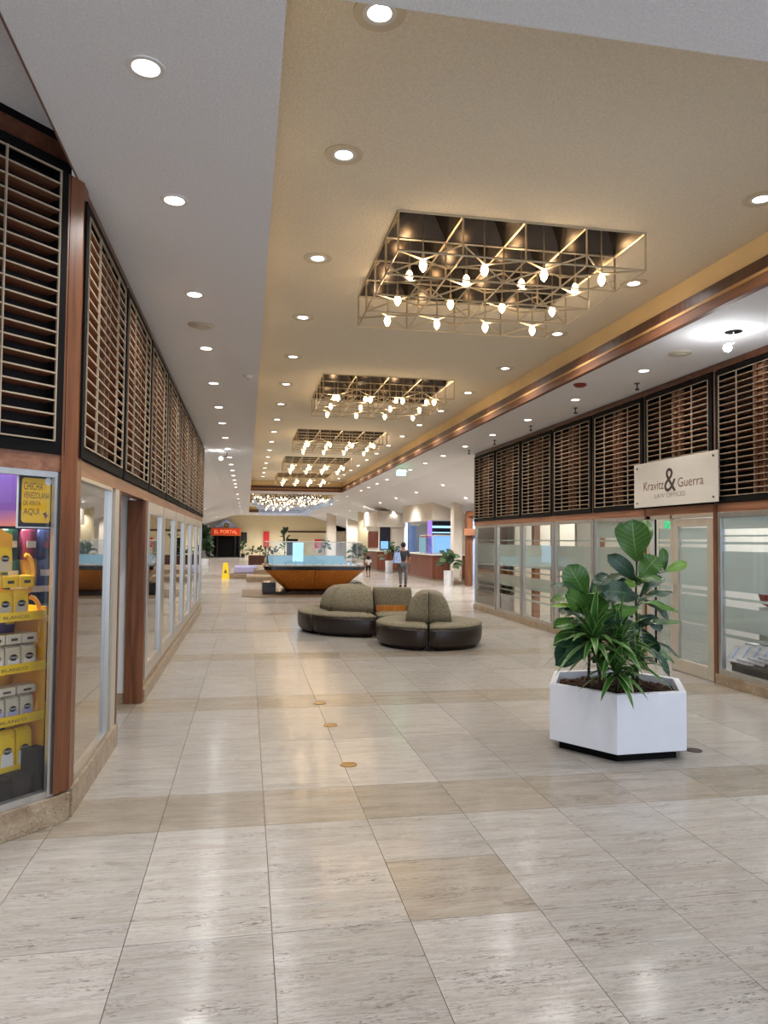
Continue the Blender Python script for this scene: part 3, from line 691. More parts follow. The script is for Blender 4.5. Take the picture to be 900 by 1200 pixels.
# poster on the glass
ps = thing('chicha_poster', 'yellow poster with black border hanging inside the angled shop window', 'poster', chp(0.23, 0.035, 1.70), TH)
MB().box(-0.113, 0.113, 0.0, 0.006, 0, 0.315).build('white_frame', 'white_paint', ps)
MB().box(-0.105, 0.105, -0.003, 0.0, 0.008, 0.307).build('black_border', 'poster_black', ps)
pts = []
for (cx, cz, a0) in ((0.07, 0.265, 0), (-0.07, 0.265, 90), (-0.07, 0.05, 180), (0.07, 0.05, 270)):
    for k in range(5):
        a = math.radians(a0+22.5*k); pts.append((cx+0.02*math.cos(a), cz+0.02*math.sin(a)))
MB().add([(x, -0.004, z) for x, z in pts], [tuple(range(len(pts)))]).build('yellow_field', 'poster_yellow', ps)
for tx, hh, zz, ww, xx in (('CHICHA', 0.042, 0.238, 0.118, -0.02), ('VENEZOLANA', 0.036, 0.187, 0.16, 0.0), ('DE VENTA', 0.026, 0.142, 0.105, -0.026), ('AQUI', 0.042, 0.092, 0.095, -0.03)):
    lettering('poster_lettering', tx, hh, 'ink_dark', (xx, -0.0048, zz), (1, 0, 0), (0, 0, 1), ps, width=ww)
MB().add([(0.072+0.022*(1+0.12*(k % 2))*math.cos(2*PI*k/16), -0.005, 0.272+0.022*(1+0.12*(k % 2))*math.sin(2*PI*k/16)) for k in range(16)], [tuple(range(16))]).build('white_badge', 'white_paint', ps)
cs_ = MB()
for (dx, dz, L_, an) in ((0.05, 0.08, 0.05, 70), (0.062, 0.075, 0.05, 105), (0.04, 0.085, 0.03, 40), (0.075, 0.07, 0.035, 130)):
    a = math.radians(an); cs_.add([(dx-0.004, -0.0052, dz), (dx+0.004, -0.0052, dz), (dx+0.5*L_*math.cos(a)+0.005, -0.0052, dz+0.5*L_*math.sin(a)), (dx+L_*math.cos(a)*0.7, -0.0052, dz-L_*math.sin(a)*0.6)], [(0, 1, 2, 3)])
cs_.build('ear_drawing', 'ink_brown', ps)
dp = thing('dusk_banner', 'violet and orange dusk sky print above the flour stand inside the shop', 'banner', chp(0.25, 0.85, 1.45), TH)
MB().box(-0.62, 0.55, 0, 0.02, 0, 0.85).build('print_sheet', 'dusk_print', dp)
MB().box(-0.62, 0.55, -0.01, 0.03, 0.85, 0.88).build('top_batten', 'alu', dp)
# snack rack
rk = thing('snack_rack', 'dark rack hung with bright snack bags beside the yellow stand', 'rack', chp(-0.08, 0.62, 0), TH)
MB().box(-0.10, 0.42, 0.2, 0.23, 0.05, 1.72).build('back_board', 'black', rk)
for z_ in (0.35, 0.68, 1.0, 1.3): MB().box(-0.10, 0.42, -0.02, 0.2, z_, z_+0.015).build('shelf', 'black', rk)
MB().box(-0.10, 0.42, -0.025, -0.02, 1.29, 1.33).build('price_strip', 'white_paint', rk)
colr = ['green_bag', 'red_bag', 'purple_bag', 'pink_bag', 'yellow_deep', 'cream_bag', 'blue_bag', 'orange']
cnm = {'green_bag': 'green', 'red_bag': 'red', 'purple_bag': 'purple', 'pink_bag': 'pink', 'yellow_deep': 'golden', 'cream_bag': 'cream', 'blue_bag': 'blue', 'orange': 'orange'}
snp = [(1.317, 0), (1.017, 0), (0.697, 0), (0.367, 0), (1.5, 1)]
rn = ['on the price strip shelf', 'below the price strip', 'on the waist-high shelf', 'on the lowest shelf', 'hung at the top']
for r_, (z_, _) in enumerate(snp):
    for k in range(4):
        mt_ = colr[(k*3+r_*2) % 8] if not (r_ == 0 and k in (1, )) else 'yellow_deep'
        t = thing('snack_bag', '%s snack bag on the dark rack, %s' % (cnm[mt_], rn[r_]+', '+['stand side', 'second', 'third', 'window side'][k]), 'snack bag',
                  chp(0.0-0.12*k, 0.62+random.uniform(0.0, 0.05), z_), TH+random.uniform(-.25, .25), group='snack bags on the dark rack')
        wd, ht = 0.10, 0.19 if r_ < 4 else 0.2
        v = []; prof = [(0, 1, .1), (0.08, 1, .5), (0.5, 0.94, 1), (0.92, 1, .5), (1, 1, .1)]; fs = []
        for tz, sx, sy in prof: v += [(-wd/2*sx, -0.03*sy, tz*ht), (wd/2*sx, -0.03*sy, tz*ht), (wd/2*sx, 0.03*sy, tz*ht), (-wd/2*sx, 0.03*sy, tz*ht)]
        for j in range(4):
            for q in range(4): fs.append((j*4+q, j*4+(q+1) % 4, (j+1)*4+(q+1) % 4, (j+1)*4+q))
        fs += [(3, 2, 1, 0), (16, 17, 18, 19)]
        MB().add(v, fs).build('bag_body', mt_, t, smooth=True)
        MB().box(-wd*0.32, wd*0.32, -0.034, -0.03, ht*0.4, ht*0.62).build('label_patch', random.choice(['white_paint', 'red_bag', 'yellow']), t)
ldn = thing('shop_lamp', 'white ceiling panel lamp inside the snack shop', 'lamp', chp(0.45, 0.75, 2.6), TH)
MB().box(-0.5, 0.5, -0.15, 0.15, 0.0, 0.04).build('housing', 'lamp_ring', ldn); MB().box(-0.46, 0.46, -0.12, 0.12, -0.01, -0.001).build('diffuser', 'office_lamp', ldn)
ld = bpy.data.lights.new('lamp_light', 'AREA'); ld.shape = 'RECTANGLE'; ld.size = 1.0; ld.size_y = 0.25; ld.energy = 45; lo = bpy.data.objects.new('lamp_light', ld); COL.objects.link(lo); lo.parent = ldn; lo.location = (0, 0, -0.03)

# ================================================================ LIGHTS IN THE CEILING
def make_downlight(lensmat, energy, r_=0.085, spot=150):
    t = thing('downlight', 'x', 'downlight')
    rg = MB(); n = 20; v = []; fs = []
    for (rr, z_) in ((r_*0.72, 0.0), (r_*0.75, -0.006), (r_, -0.006), (r_*1.03, 0.0)):
        v += [(rr*math.cos(2*PI*i/n), rr*math.sin(2*PI*i/n), z_) for i in range(n)]
    for j in range(3): fs += [(j*n+i, (j+1)*n+i, (j+1)*n+(i+1) % n, j*n+(i+1) % n) for i in range(n)]
    rg.add(v, fs); rg.build('trim_ring', 'lamp_ring', t)
    MB().lathe([(r_*0.70, -0.002), (r_*0.70, -0.004)], n=20).build('lens', lensmat, t)
    if energy:
        ld = bpy.data.lights.new('lamp_light', 'SPOT'); ld.energy = energy; ld.spot_size = math.radians(spot); ld.spot_blend = 0.9; ld.shadow_soft_size = 0.05; ld.color = (1, 0.985, 0.965)
        lo = bpy.data.objects.new('lamp_light', ld); COL.objects.link(lo); lo.parent = t; lo.location = (0, 0, -0.02)
    return t
dl = make_downlight('lamp_white', P_DOWN); dr_ = make_downlight('lamp_white', P_DOWN)
mat('ring_tan', srgb(204, 190, 164), 0.7)
MB().lathe([(0.132, -0.001), (0.130, -0.006), (0.088, -0.004)], n=28).build('cover_plate', 'ring_tan', dr_); df_ = make_downlight('lamp_white', 280); used = {}
def put_down(x, y, z, label, group, far=False):
    key = 'far' if far else ('tan' if abs(z-ZR) < 0.01 else 'grey'); pr_ = dict(far=df_, tan=dr_, grey=dl)[key]
    o = pr_ if not used.get(key) else copy_tree(pr_); used[key] = True
    o.location = (x, y, z); o['label'] = label; o['group'] = group; return o
def place_word(k): return ORD[k] if k < 20 else 'far-off'
ys = [3.42, 4.76, 6.59, 8.45, 10.34, 12.21, 13.9, 15.9, 17.8, 19.7, 21.6, 23.5, 25.4, 27.3, 29.2, 31.1]
for k, y_ in enumerate([1.5, -0.4]+ys):
    lb = ('%s downlight of the row along the grey ceiling strip' % ORD[k-2]) if k > 1 else ['grey strip downlight just behind the camera', 'grey strip downlight well behind the camera'][k]
    put_down(-0.49, y_, ZC, lb, 'downlights in the grey ceiling strip')
yr = [3.47, 4.83, 6.69, 8.53, 10.42, 12.3, 14.15, 16.0, 17.85, 19.7, 21.6, 23.4, 25.3, 27.1, 29.0, 30.9]
for k, y_ in enumerate(yr): put_down(0.60, y_, ZR, '%s downlight of the tan recess row next to the grey strip' % ORD[k], 'downlights in the tan recess')
for k, y_ in enumerate(yr[1:]): put_down(3.77, y_, ZR, '%s downlight of the tan recess row next to the brown beam' % ORD[k], 'downlights in the tan recess')
for k, y_ in enumerate([2.9, 4.75, 8.35, 10.3, 12.2, 14.1, 16.0, 17.9, 19.8, 21.7, 23.6, 25.5, 27.5, 29.5, 31.5]):
    put_down(4.84, y_, ZC, ('%s downlight beyond the hanging bulb in the ceiling over the office front' % ORD[k-2]) if k > 1 else 'office side downlight outside the picture, %s' % ORD[k], 'downlights over the office front')
# downlights in the far sloping ceilings
def slopez(x): return ZC-(abs(x-(XR+0.2)) if x > 0 else abs(x-(XL-0.02)))*s
n_ = 0
for (x_, lst) in ((6.5, (20, 24, 28, 32, 36, 41, 47, 54, 61)), (7.6, (21.5, 25, 31.5, 38, 45, 53)), (-2.4, (24, 30, 36, 43, 51, 60)), (-4.2, (30, 38, 47, 58))):
    for y_ in lst:
        nm = 'inner slope' if x_ in (6.5, -2.4) else 'outer slope'
        c = put_down(x_, y_, slopez(x_)-0.012, '%s downlight out along the %s of the far ceiling on the %s side' % (ORD[lst.index(y_)], nm, 'office' if x_ > 0 else 'snack shop'), 'downlights in the far sloped ceiling', True)
for k, y_ in enumerate((36, 40, 44.5, 49, 54, 59, 64)):
    put_down(-0.49, y_, ZC, '%s downlight of the far grey strip, past the lit grids' % ORD[k], 'downlights in the far grey strip', True)
    put_down(4.84, y_, ZC, '%s downlight of the far office side ceiling, past the lit grids' % ORD[k], 'downlights in the far grey strip', True)
for k, (x_, y_) in enumerate(((0.9, 65.0), (2.4, 65.0), (4.0, 65.0), (1.6, 63.0), (3.2, 63.0))):
    put_down(x_, y_, ZC, '%s downlight washing the far end wall' % ORD[k], 'downlights by the far end wall', True)

# other things in the ceiling
def small_round(name, label, cat, x, y, z, prof, mt, extra=None):
    t = thing(name, label, cat, (x, y, z)); MB().lathe(prof, n=20).build(extra or 'cover', mt, t, smooth=False); return t
vt = small_round('air_vent', 'round beige air vent between downlights in the grey strip', 'vent', -0.49, 7.54, ZC, [(0.13, 0), (0.13, -0.006), (0.10, -0.016), (0.02, -0.02)], 'vent_beige')
MB().lathe([(0.075, -0.018), (0.075, -0.026), (0.02, -0.03)], n=20).build('inner_cone', 'vent_beige', vt)
vt = small_round('air_vent', 'round beige air vent near the bare hanging bulb', 'vent', 4.79, 7.49, ZC, [(0.13, 0), (0.13, -0.006), (0.10, -0.016), (0.02, -0.02)], 'vent_beige')
MB().lathe([(0.075, -0.018), (0.075, -0.026), (0.02, -0.03)], n=20).build('inner_cone', 'vent_beige', vt)
sd = small_round('smoke_detector', 'small pale round smoke detector at the tan recess edge', 'detector', -0.02, 9.75, ZC, [(0.06, 0), (0.06, -0.02), (0.035, -0.04)], 'lamp_ring')
MB().lathe([(0.02, -0.04), (0.02, -0.045)], n=12).build('grille', 'ink_grey', sd)
rd = small_round('fire_alarm', 'dark red round alarm on the ceiling over the office louvers', 'alarm', 4.42, 9.26, ZC, [(0.085, 0), (0.09, -0.02), (0.06, -0.04), (0.02, -0.045)], 'red_plastic')
for k, y_ in enumerate((9.04, 10.93, 12.82, 14.85, 16.66)):
    t = thing('track_spot', '%s small dark ceiling sprinkler above the office louvers, counted from the sign' % ORD[k], 'sprinkler', (5.14, y_, ZC), group='sprinklers over the office louvers')
    MB().lathe([(0.035, 0), (0.035, -0.01)], n=12).build('flange', 'ink_dark', t)
    MB().tube((0, 0, -0.01), (0, 0, -0.09), 0.009).build('stem', 'ink_dark', t); MB().tube((0, 0, -0.075), (0, 0, -0.095), 0.028, 10).build('deflector', 'ink_dark', t)
hb = thing('hanging_bulb', 'bright bare bulb dangling from an open socket hole above the papers window', 'lamp', (4.82, 6.6, ZC))
MB().lathe([(0.085, 0), (0.085, -0.004)], n=20).build('socket_hole', 'black', hb)
MB().tube((0, 0, 0), (0, 0, -0.11), 0.006).tube((0, 0, -0.11), (-0.04, 0, -0.13), 0.012, 8).build('wire', 'white_paint', hb)
MB().lathe([(0.012, 0.03), (0.03, 0.02), (0.042, -0.01), (0.03, -0.04), (0.008, -0.05)], c=(-0.07, 0, -0.16), n=14).build('bulb', 'bulb_bare', hb, smooth=True)
ld = bpy.data.lights.new('lamp_light', 'POINT'); ld.energy = 10; ld.shadow_soft_size = 0.03; ld.color = (0.95, 0.97, 1); lo = bpy.data.objects.new('lamp_light', ld); COL.objects.link(lo); lo.parent = hb; lo.location = (-0.07, 0, -0.23)
hs = thing('hanging_bulb', 'bright bulb spot on a bent arm near the end of the grey strip', 'lamp', (-0.52, 18.3, ZC))
MB().lathe([(0.085, 0), (0.085, -0.004)], n=20).build('socket_hole', 'black', hs)
MB().tube((0, 0, 0), (0.0, 0, -0.12), 0.008).tube((0, 0, -0.12), (-0.1, 0, -0.16), 0.01).build('arm', 'ink_dark', hs)
MB().lathe([(0.012, 0.03), (0.03, 0.02), (0.05, -0.01), (0.03, -0.04), (0.008, -0.05)], c=(-0.14, 0, -0.18), n=14).build('bulb', 'bulb_bare', hs, smooth=True)
eg = thing('exit_sign', 'green lit exit sign hanging under the ceiling past the tan recess beam', 'sign', (4.42, 21.0, 3.52))
MB().box(-0.13, 0.13, -0.03, 0.03, 0.03, 0.2).build('housing', 'white_paint', eg); MB().box(-0.12, 0.12, -0.032, -0.03, 0.035, 0.045).box(-0.12, 0.12, -0.032, -0.03, 0.18, 0.19).build('lit_border', 'exit_green', eg)
lettering('lettering', 'EXIT', 0.10, 'exit_green', (0, -0.033, 0.113), (1, 0, 0), (0, 0, 1), eg); MB().tube((0, 0, 0.2), (0, 0, 0.25), 0.01).build('rod', 'alu', eg)

# ---------------------------------------------------------------- cage lights
def make_grid_light():
    t = thing('cage_light', 'x', 'ceiling light', group='square cage lights in the tan recess')
    W = FX1-FX0; L = 2*FH; nx = 4; cx_, cy_ = W/nx, L/4; zt, zb = ZR-0.004, ZR-0.32
    X = [-W/2+cx_*i for i in range(5)]; Yc = [-L/2+cy_*i for i in range(5)]
    def first_or_copy(pr, loc):
        if pr[0] is None: return
    # mirrored bronze pyramids above the opening
    pm_ = None
    for i in range(4):
        for j in range(4):
            if pm_ is None:
                a, b = cx_/2, cy_/2; h_ = 0.24
                pm_ = MB().add([(-a, -b, 0), (a, -b, 0), (a, b, 0), (-a, b, 0), (-a*0.2, -b*0.2, h_), (a*0.2, -b*0.2, h_), (a*0.2, b*0.2, h_), (-a*0.2, b*0.2, h_)], [(0, 1, 5, 4), (1, 2, 6, 5), (2, 3, 7, 6), (3, 0, 4, 7), (4, 5, 6, 7)]).build('reflector', 'bronze_mirror', t); o = pm_
            else: o = pm_.copy(); COL.objects.link(o)
            o.location = (X[i]+cx_/2, Yc[j]+cy_/2, ZR+0.01)
    q = 0.013
    def bars(pts_list, name):
        pr = {}
        for a, b in pts_list:
            a = Vector(a); b = Vector(b); key = tuple(round(c, 3) for c in (b-a))
            if key not in pr:
                pr[key] = MB().bar((0, 0, 0), b-a, q).build(name, 'nickel', t); o = pr[key]
            else: o = pr[key].copy(); COL.objects.link(o)
            o.location = a
    lst = []
    for x in X: lst.append(((x, -L/2, zb), (x, L/2, zb)))
    for y in Yc: lst.append(((-W/2, y, zb), (W/2, y, zb)))
    for x in X: lst.append(((x, -L/2, zt), (x, L/2, zt)))
    for y in Yc: lst.append(((-W/2, y, zt), (W/2, y, zt)))
    bars(lst, 'bar')
    bars([((x, y, zb), (x, y, zt)) for x in X for y in Yc], 'post')
    br = []; zm = zb+0.09
    for i in range(0, 4):
        for j in range(0, 4):
            a, b = (X[i], Yc[j]), (X[i+1], Yc[j+1])
            if (i+j) % 2 == 0: br.append(((a[0], a[1], zb), (b[0], b[1], zm))); br.append(((b[0], a[1], zm), (a[0], b[1], zb)))
            else: br.append(((a[0], a[1], zm), (b[0], b[1], zb))); br.append(((b[0], a[1], zb), (a[0], b[1], zm)))
    bars(br, 'brace')
    bl = None
    for i in range(4):
        for j in range(4):
            dz = 0.05*((i*3+j*2) % 3-1)
            if bl is None:
                bl = MB().lathe([(0.004, 0.05), (0.014, 0.04), (0.028, 0.016), (0.033, -0.006), (0.024, -0.036), (0.004, -0.06)], n=10).build('bulb', 'bulb_glow', t, smooth=True)
                sk = MB().tube((0, 0, 0.04), (0, 0, 0.09), 0.012, 8).tube((0, 0, 0.09), (0, 0, 0.50), 0.006, 6).build('lamp_stem', 'nickel', bl)
                lp = bpy.data.lights.new('lamp_light', 'POINT'); lp.energy = P_BULB; lp.color = (1, 0.72, 0.42); lp.shadow_soft_size = 0.03
                o = bl
            else:
                o = bl.copy(); COL.objects.link(o); c = sk.copy(); COL.objects.link(c); c.parent = o
            if (i+j) % 2 == 0:
                l = bpy.data.objects.new('lamp_light', lp); COL.objects.link(l); l.parent = o; l.location = (0, 0, -0.11)
            o.location = (X[i]+cx_/2, Yc[j]+cy_/2, zb+0.05+dz)
    return t
gl_ = make_grid_light()
GL = ['nearest square cage light with sixteen warm bulbs under bronze reflectors', 'second cage light along the tan recess, seen whole past the nearest one', 'third cage light along the tan recess, between the second and the narrow far ones',
      'fourth cage light along the tan recess, shown as a thin dark band of bulbs', 'last cage light of the long tan recess, just before its end trim']
for k, c_ in enumerate(FYC):
    o = gl_ if k == 0 else copy_tree(gl_)
    o.location = ((FX0+FX1)/2, c_, 0); o['label'] = GL[k]
o = copy_tree(gl_); o.location = ((FX0+FX1)/2, 50.5, -0.02); o['label'] = 'small far cage light beyond the crystal chandelier, in the short tan recess'
o = copy_tree(gl_); o.location = ((FX0+FX1)/2, 56.0, -0.02); o['label'] = 'furthest cage light, against the end trim of the short tan recess'
# crystal chandelier
cr = thing('crystal_chandelier', 'wide shimmering crystal chandelier with pale blue front curtain beyond the tan recess', 'chandelier', (2.17, 39.5, 0))
MB().box(-1.95, 1.95, -4.2, 4.2, 3.96, 4.0).build('canopy', 'bronze_mirror', cr)
MB().box(-0.03, 0.03, -0.03, 0.03, 4.0, 4.25).build('rod', 'alu', cr)
mat('crystal', (0.85, 0.88, 0.95, 1), 0.12, 0.9, amt=0.3, scale=(9, 9, 9)); mat('crystal_blue', (0.50, 0.62, 0.9, 1), 0.15, 0.7, amt=0.4, scale=(9, 9, 9), emit=0.15)
cb = MB(); cc_ = MB(); 
for i in range(24):
    for j in range(26):
        x = -1.85+3.7*i/23+random.uniform(-.03, .03); y_ = -4.1+8.2*j/25
        z_ = 3.66+random.uniform(-.06, .06)
        if random.random() < 0.22: cb.lathe([(0.003, 0.03), (0.026, 0), (0.003, -0.03)], c=(x, y_, z_), n=5)
        else: cc_.lathe([(0.003, 0.3), (0.02, 0.06), (0.045, 0), (0.003, -0.06)], c=(x, y_, z_), n=4)
cb.build('bulb', 'bulb_glow', cr, kind='stuff'); cc_.build('crystal_drop', 'crystal', cr, kind='stuff')
cv = MB()
for i in range(60):
    x = -1.5+3.0*i/59
    for j in range(8): cv.lathe([(0.003, 0.045), (0.024, 0), (0.003, -0.045)], c=(x, 4.2, 3.62-j*0.075+random.uniform(-.01, .01)), n=4)
for side in (-1, 1):
    for i in range(50):
        y_ = -4.2+8.4*i/49
        for j in range(4): cv.lathe([(0.003, 0.045), (0.024, 0), (0.003, -0.045)], c=(side*(1.9-0.4*(i/49)), y_, 3.60-j*0.075), n=4)
cv.build('crystal_curtain', 'crystal_blue', cr, kind='stuff')

# ================================================================ THE LAW OFFICE SIGN
sg = thing('law_office_sign', 'white board sign of the law office hanging over the louvers', 'sign', (5.40, 8.64, 2.14))
MB().box(0, 0.012, -0.945, 0.945, 0, 0.61).build('board', 'sign_board', sg, bevel=0.002)
XV, YV = (0, -1, 0), (0, 0, 1)
lettering('name_lettering', 'Kravitz', 0.12, 'ink_brown', (-0.002, 0.44, 0.285), XV, YV, sg, width=0.50)
lettering('name_lettering', 'Guerra', 0.12, 'ink_brown', (-0.002, -0.40, 0.285), XV, YV, sg, width=0.54)
lettering('ampersand', '&', 0.31, 'ink_dark', (-0.004, 0.04, 0.335), XV, YV, sg, width=0.27)
lettering('small_lettering', 'LAW OFFICES', 0.06, 'ink_grey', (-0.002, 0.06, 0.14), XV, YV, sg, width=0.70)
for sy in (-0.86, 0.86):
    for sz in (0.06, 0.55): MB().tube((-0.008, sy, sz), (0.0, sy, sz), 0.014, 10).build('screw_cap', 'ink_dark', sg)
for sy in (-0.86, 0.86): MB().tube((0.012, sy, 0.5), (0.09, sy, 0.5), 0.01).build('spacer', 'alu', sg)

# ================================================================ FLOOR DISCS
for k, (x, y, mt_, lb) in enumerate(((0.76, 5.41, 'brass', 'brass floor disc nearest the camera in the row of three'), (0.76, 6.57, 'brass', 'brass floor disc in the middle of the row of three'), (0.75, 7.47, 'brass', 'brass floor disc furthest out in the row of three'), (3.53, 5.36, 'ink_dark', 'dark floor disc just beside the white planter'))):
    t = thing('floor_outlet', lb, 'floor disc', (x, y, 0.0), group='round floor covers')
    MB().lathe([(0.064, -0.002), (0.062, 0.004), (0.052, 0.005), (0.050, 0.0025)], n=24).build('rim', mt_, t); MB().lathe([(0.049, 0.001), (0.048, 0.0035)], n=24).build('lid', mt_, t)

# ================================================================ PLANTER
pc = (3.0, 5.63); hexa = [(pc[0]+0.59*math.cos(math.radians(3+60*k)), pc[1]+0.59*math.sin(math.radians(3+60*k))) for k in range(6)]
def shr(pts, f): return [(pc[0]+(x-pc[0])*f, pc[1]+(y-pc[1])*f) for x, y in pts]
pl_ = thing('hexagonal_planter', 'white hexagonal planter box holding the fig plants on the floor', 'planter', (pc[0], pc[1], 0))
def off(pts): return [(x-pc[0], y-pc[1]) for x, y in pts]
ho, hi_ = off(hexa), off(shr(hexa, 0.90))
v = [(x, y, 0.07) for x, y in ho]+[(x, y, 0.515) for x, y in ho]+[(x, y, 0.515) for x, y in hi_]+[(x, y, 0.36) for x, y in hi_]
fs = [(5, 4, 3, 2, 1, 0)]+[(i, (i+1) % 6, 6+(i+1) % 6, 6+i) for i in range(6)]+[(6+i, 6+(i+1) % 6, 12+(i+1) % 6, 12+i) for i in range(6)]+[(12+i, 12+(i+1) % 6, 18+(i+1) % 6, 18+i) for i in range(6)]
MB().add(v, fs).build('box_shell', 'planter_white', pl_, bevel=0.004)
MB().prism(off(shr(hexa, 0.86)), 0.0, 0.08).build('recessed_foot', 'black', pl_)
sl_ = MB(); g = 26; vs = []; idx = {}
MB().prism(off(shr(hexa, 0.89)), 0.36, 0.45).build('soil', 'soil', pl_)
ch_ = MB()
for k in range(420):
    a = random.uniform(0, 2*PI); r_ = 0.44*math.sqrt(random.random()); x, y = r_*math.cos(a), r_*math.sin(a)
    a2 = random.uniform(0, PI); l_ = random.uniform(0.015, 0.035); z_ = 0.452+random.uniform(0, 0.018)
    ch_.bar((x-l_*math.cos(a2), y-l_*math.sin(a2), z_), (x+l_*math.cos(a2), y+l_*math.sin(a2), z_+random.uniform(-.01, .012)), random.uniform(0.008, 0.016))
ch_.build('bark_chips', 'bark_chip', pl_, kind='stuff')

def leaf(b, t, wd, nrm, cup=0.12, droop=0.0, wav=0.0, kind='fig', n=9, seed=0):
    b = Vector(b); t = Vector(t); d = t-b; L = d.length; d.normalize()
    N_ = Vector(nrm); N_ = (N_-d*N_.dot(d)).normalized(); S = d.cross(N_).normalized()
    mb = MB(); mb.uv = []; m_ = 6 if kind == 'fig' else 4; v = []
    rs = random.Random(seed)
    ph = rs.uniform(0, 6)
    for i in range(n+1):
        u = i/n
        if kind == 'fig':
            w_ = wd/2*(math.sin(PI*min(1, u**1.25*0.96+0.02))**0.62)*(0.72+0.38*u)
        else: w_ = wd/2*(math.sin(PI*min(1, (u*0.93+0.07)))**0.7)*(1.1-0.35*u)
        if i == n: w_ *= 0.25 if kind == 'fig' else 0.03
        c = b+d*L*u+N_*(L*cup*0.9*math.sin(PI*u)) + Vector((0, 0, -1))*droop*u*u*L
        for j in range(m_+1):
            k = j/m_*2-1
            zz = cup*0.55*wd*(k*k)+wav*wd*math.sin(u*11+ph+(1.7 if k > 0 else 0))*abs(k)**1.5
            v.append(c+S*w_*k+N_*zz); mb.uv.append((0.5+0.5*k, u))
    fs = [(i*(m_+1)+j, i*(m_+1)+j+1, (i+1)*(m_+1)+j+1, (i+1)*(m_+1)+j) for i in range(n) for j in range(m_)]
    mb.v = [tuple(p) for p in v]; mb.f = fs; mb.mi = [0]*len(fs); return mb
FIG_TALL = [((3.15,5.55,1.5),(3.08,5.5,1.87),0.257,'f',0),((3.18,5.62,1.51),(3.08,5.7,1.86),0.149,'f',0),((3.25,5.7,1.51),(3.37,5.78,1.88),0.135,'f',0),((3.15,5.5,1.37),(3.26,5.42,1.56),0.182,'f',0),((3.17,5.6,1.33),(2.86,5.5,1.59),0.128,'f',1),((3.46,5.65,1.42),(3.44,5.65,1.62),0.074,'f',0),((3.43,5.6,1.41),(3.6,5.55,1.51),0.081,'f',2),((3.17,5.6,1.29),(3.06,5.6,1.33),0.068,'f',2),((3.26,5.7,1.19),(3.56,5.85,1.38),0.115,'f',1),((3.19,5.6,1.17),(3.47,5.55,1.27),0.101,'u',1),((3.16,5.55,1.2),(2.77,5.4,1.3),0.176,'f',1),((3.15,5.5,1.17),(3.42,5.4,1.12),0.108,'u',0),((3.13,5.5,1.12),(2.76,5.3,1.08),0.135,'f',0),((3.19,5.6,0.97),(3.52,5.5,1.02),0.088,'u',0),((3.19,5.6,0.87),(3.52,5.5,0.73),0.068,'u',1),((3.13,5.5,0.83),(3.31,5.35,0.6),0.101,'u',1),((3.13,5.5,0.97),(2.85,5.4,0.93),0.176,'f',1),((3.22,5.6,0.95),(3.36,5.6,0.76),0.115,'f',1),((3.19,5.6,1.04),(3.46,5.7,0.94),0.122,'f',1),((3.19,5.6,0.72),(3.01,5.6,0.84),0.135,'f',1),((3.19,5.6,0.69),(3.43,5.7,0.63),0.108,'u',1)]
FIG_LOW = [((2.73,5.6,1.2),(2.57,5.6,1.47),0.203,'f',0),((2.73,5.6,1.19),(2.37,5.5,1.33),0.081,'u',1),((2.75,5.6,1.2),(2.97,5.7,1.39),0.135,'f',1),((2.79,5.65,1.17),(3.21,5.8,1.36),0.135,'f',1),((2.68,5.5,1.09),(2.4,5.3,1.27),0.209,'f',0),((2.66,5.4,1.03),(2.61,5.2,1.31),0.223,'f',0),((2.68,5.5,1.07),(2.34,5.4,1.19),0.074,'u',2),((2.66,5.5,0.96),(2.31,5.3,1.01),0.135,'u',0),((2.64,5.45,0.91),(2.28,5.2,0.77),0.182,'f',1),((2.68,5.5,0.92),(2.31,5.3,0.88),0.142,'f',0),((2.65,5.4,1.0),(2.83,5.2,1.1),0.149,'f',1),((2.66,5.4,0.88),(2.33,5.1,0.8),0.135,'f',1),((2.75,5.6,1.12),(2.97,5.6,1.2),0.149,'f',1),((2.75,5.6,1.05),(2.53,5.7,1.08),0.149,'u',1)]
FM = ['fig_leaf', 'fig_leaf_dark', 'fig_leaf_young']
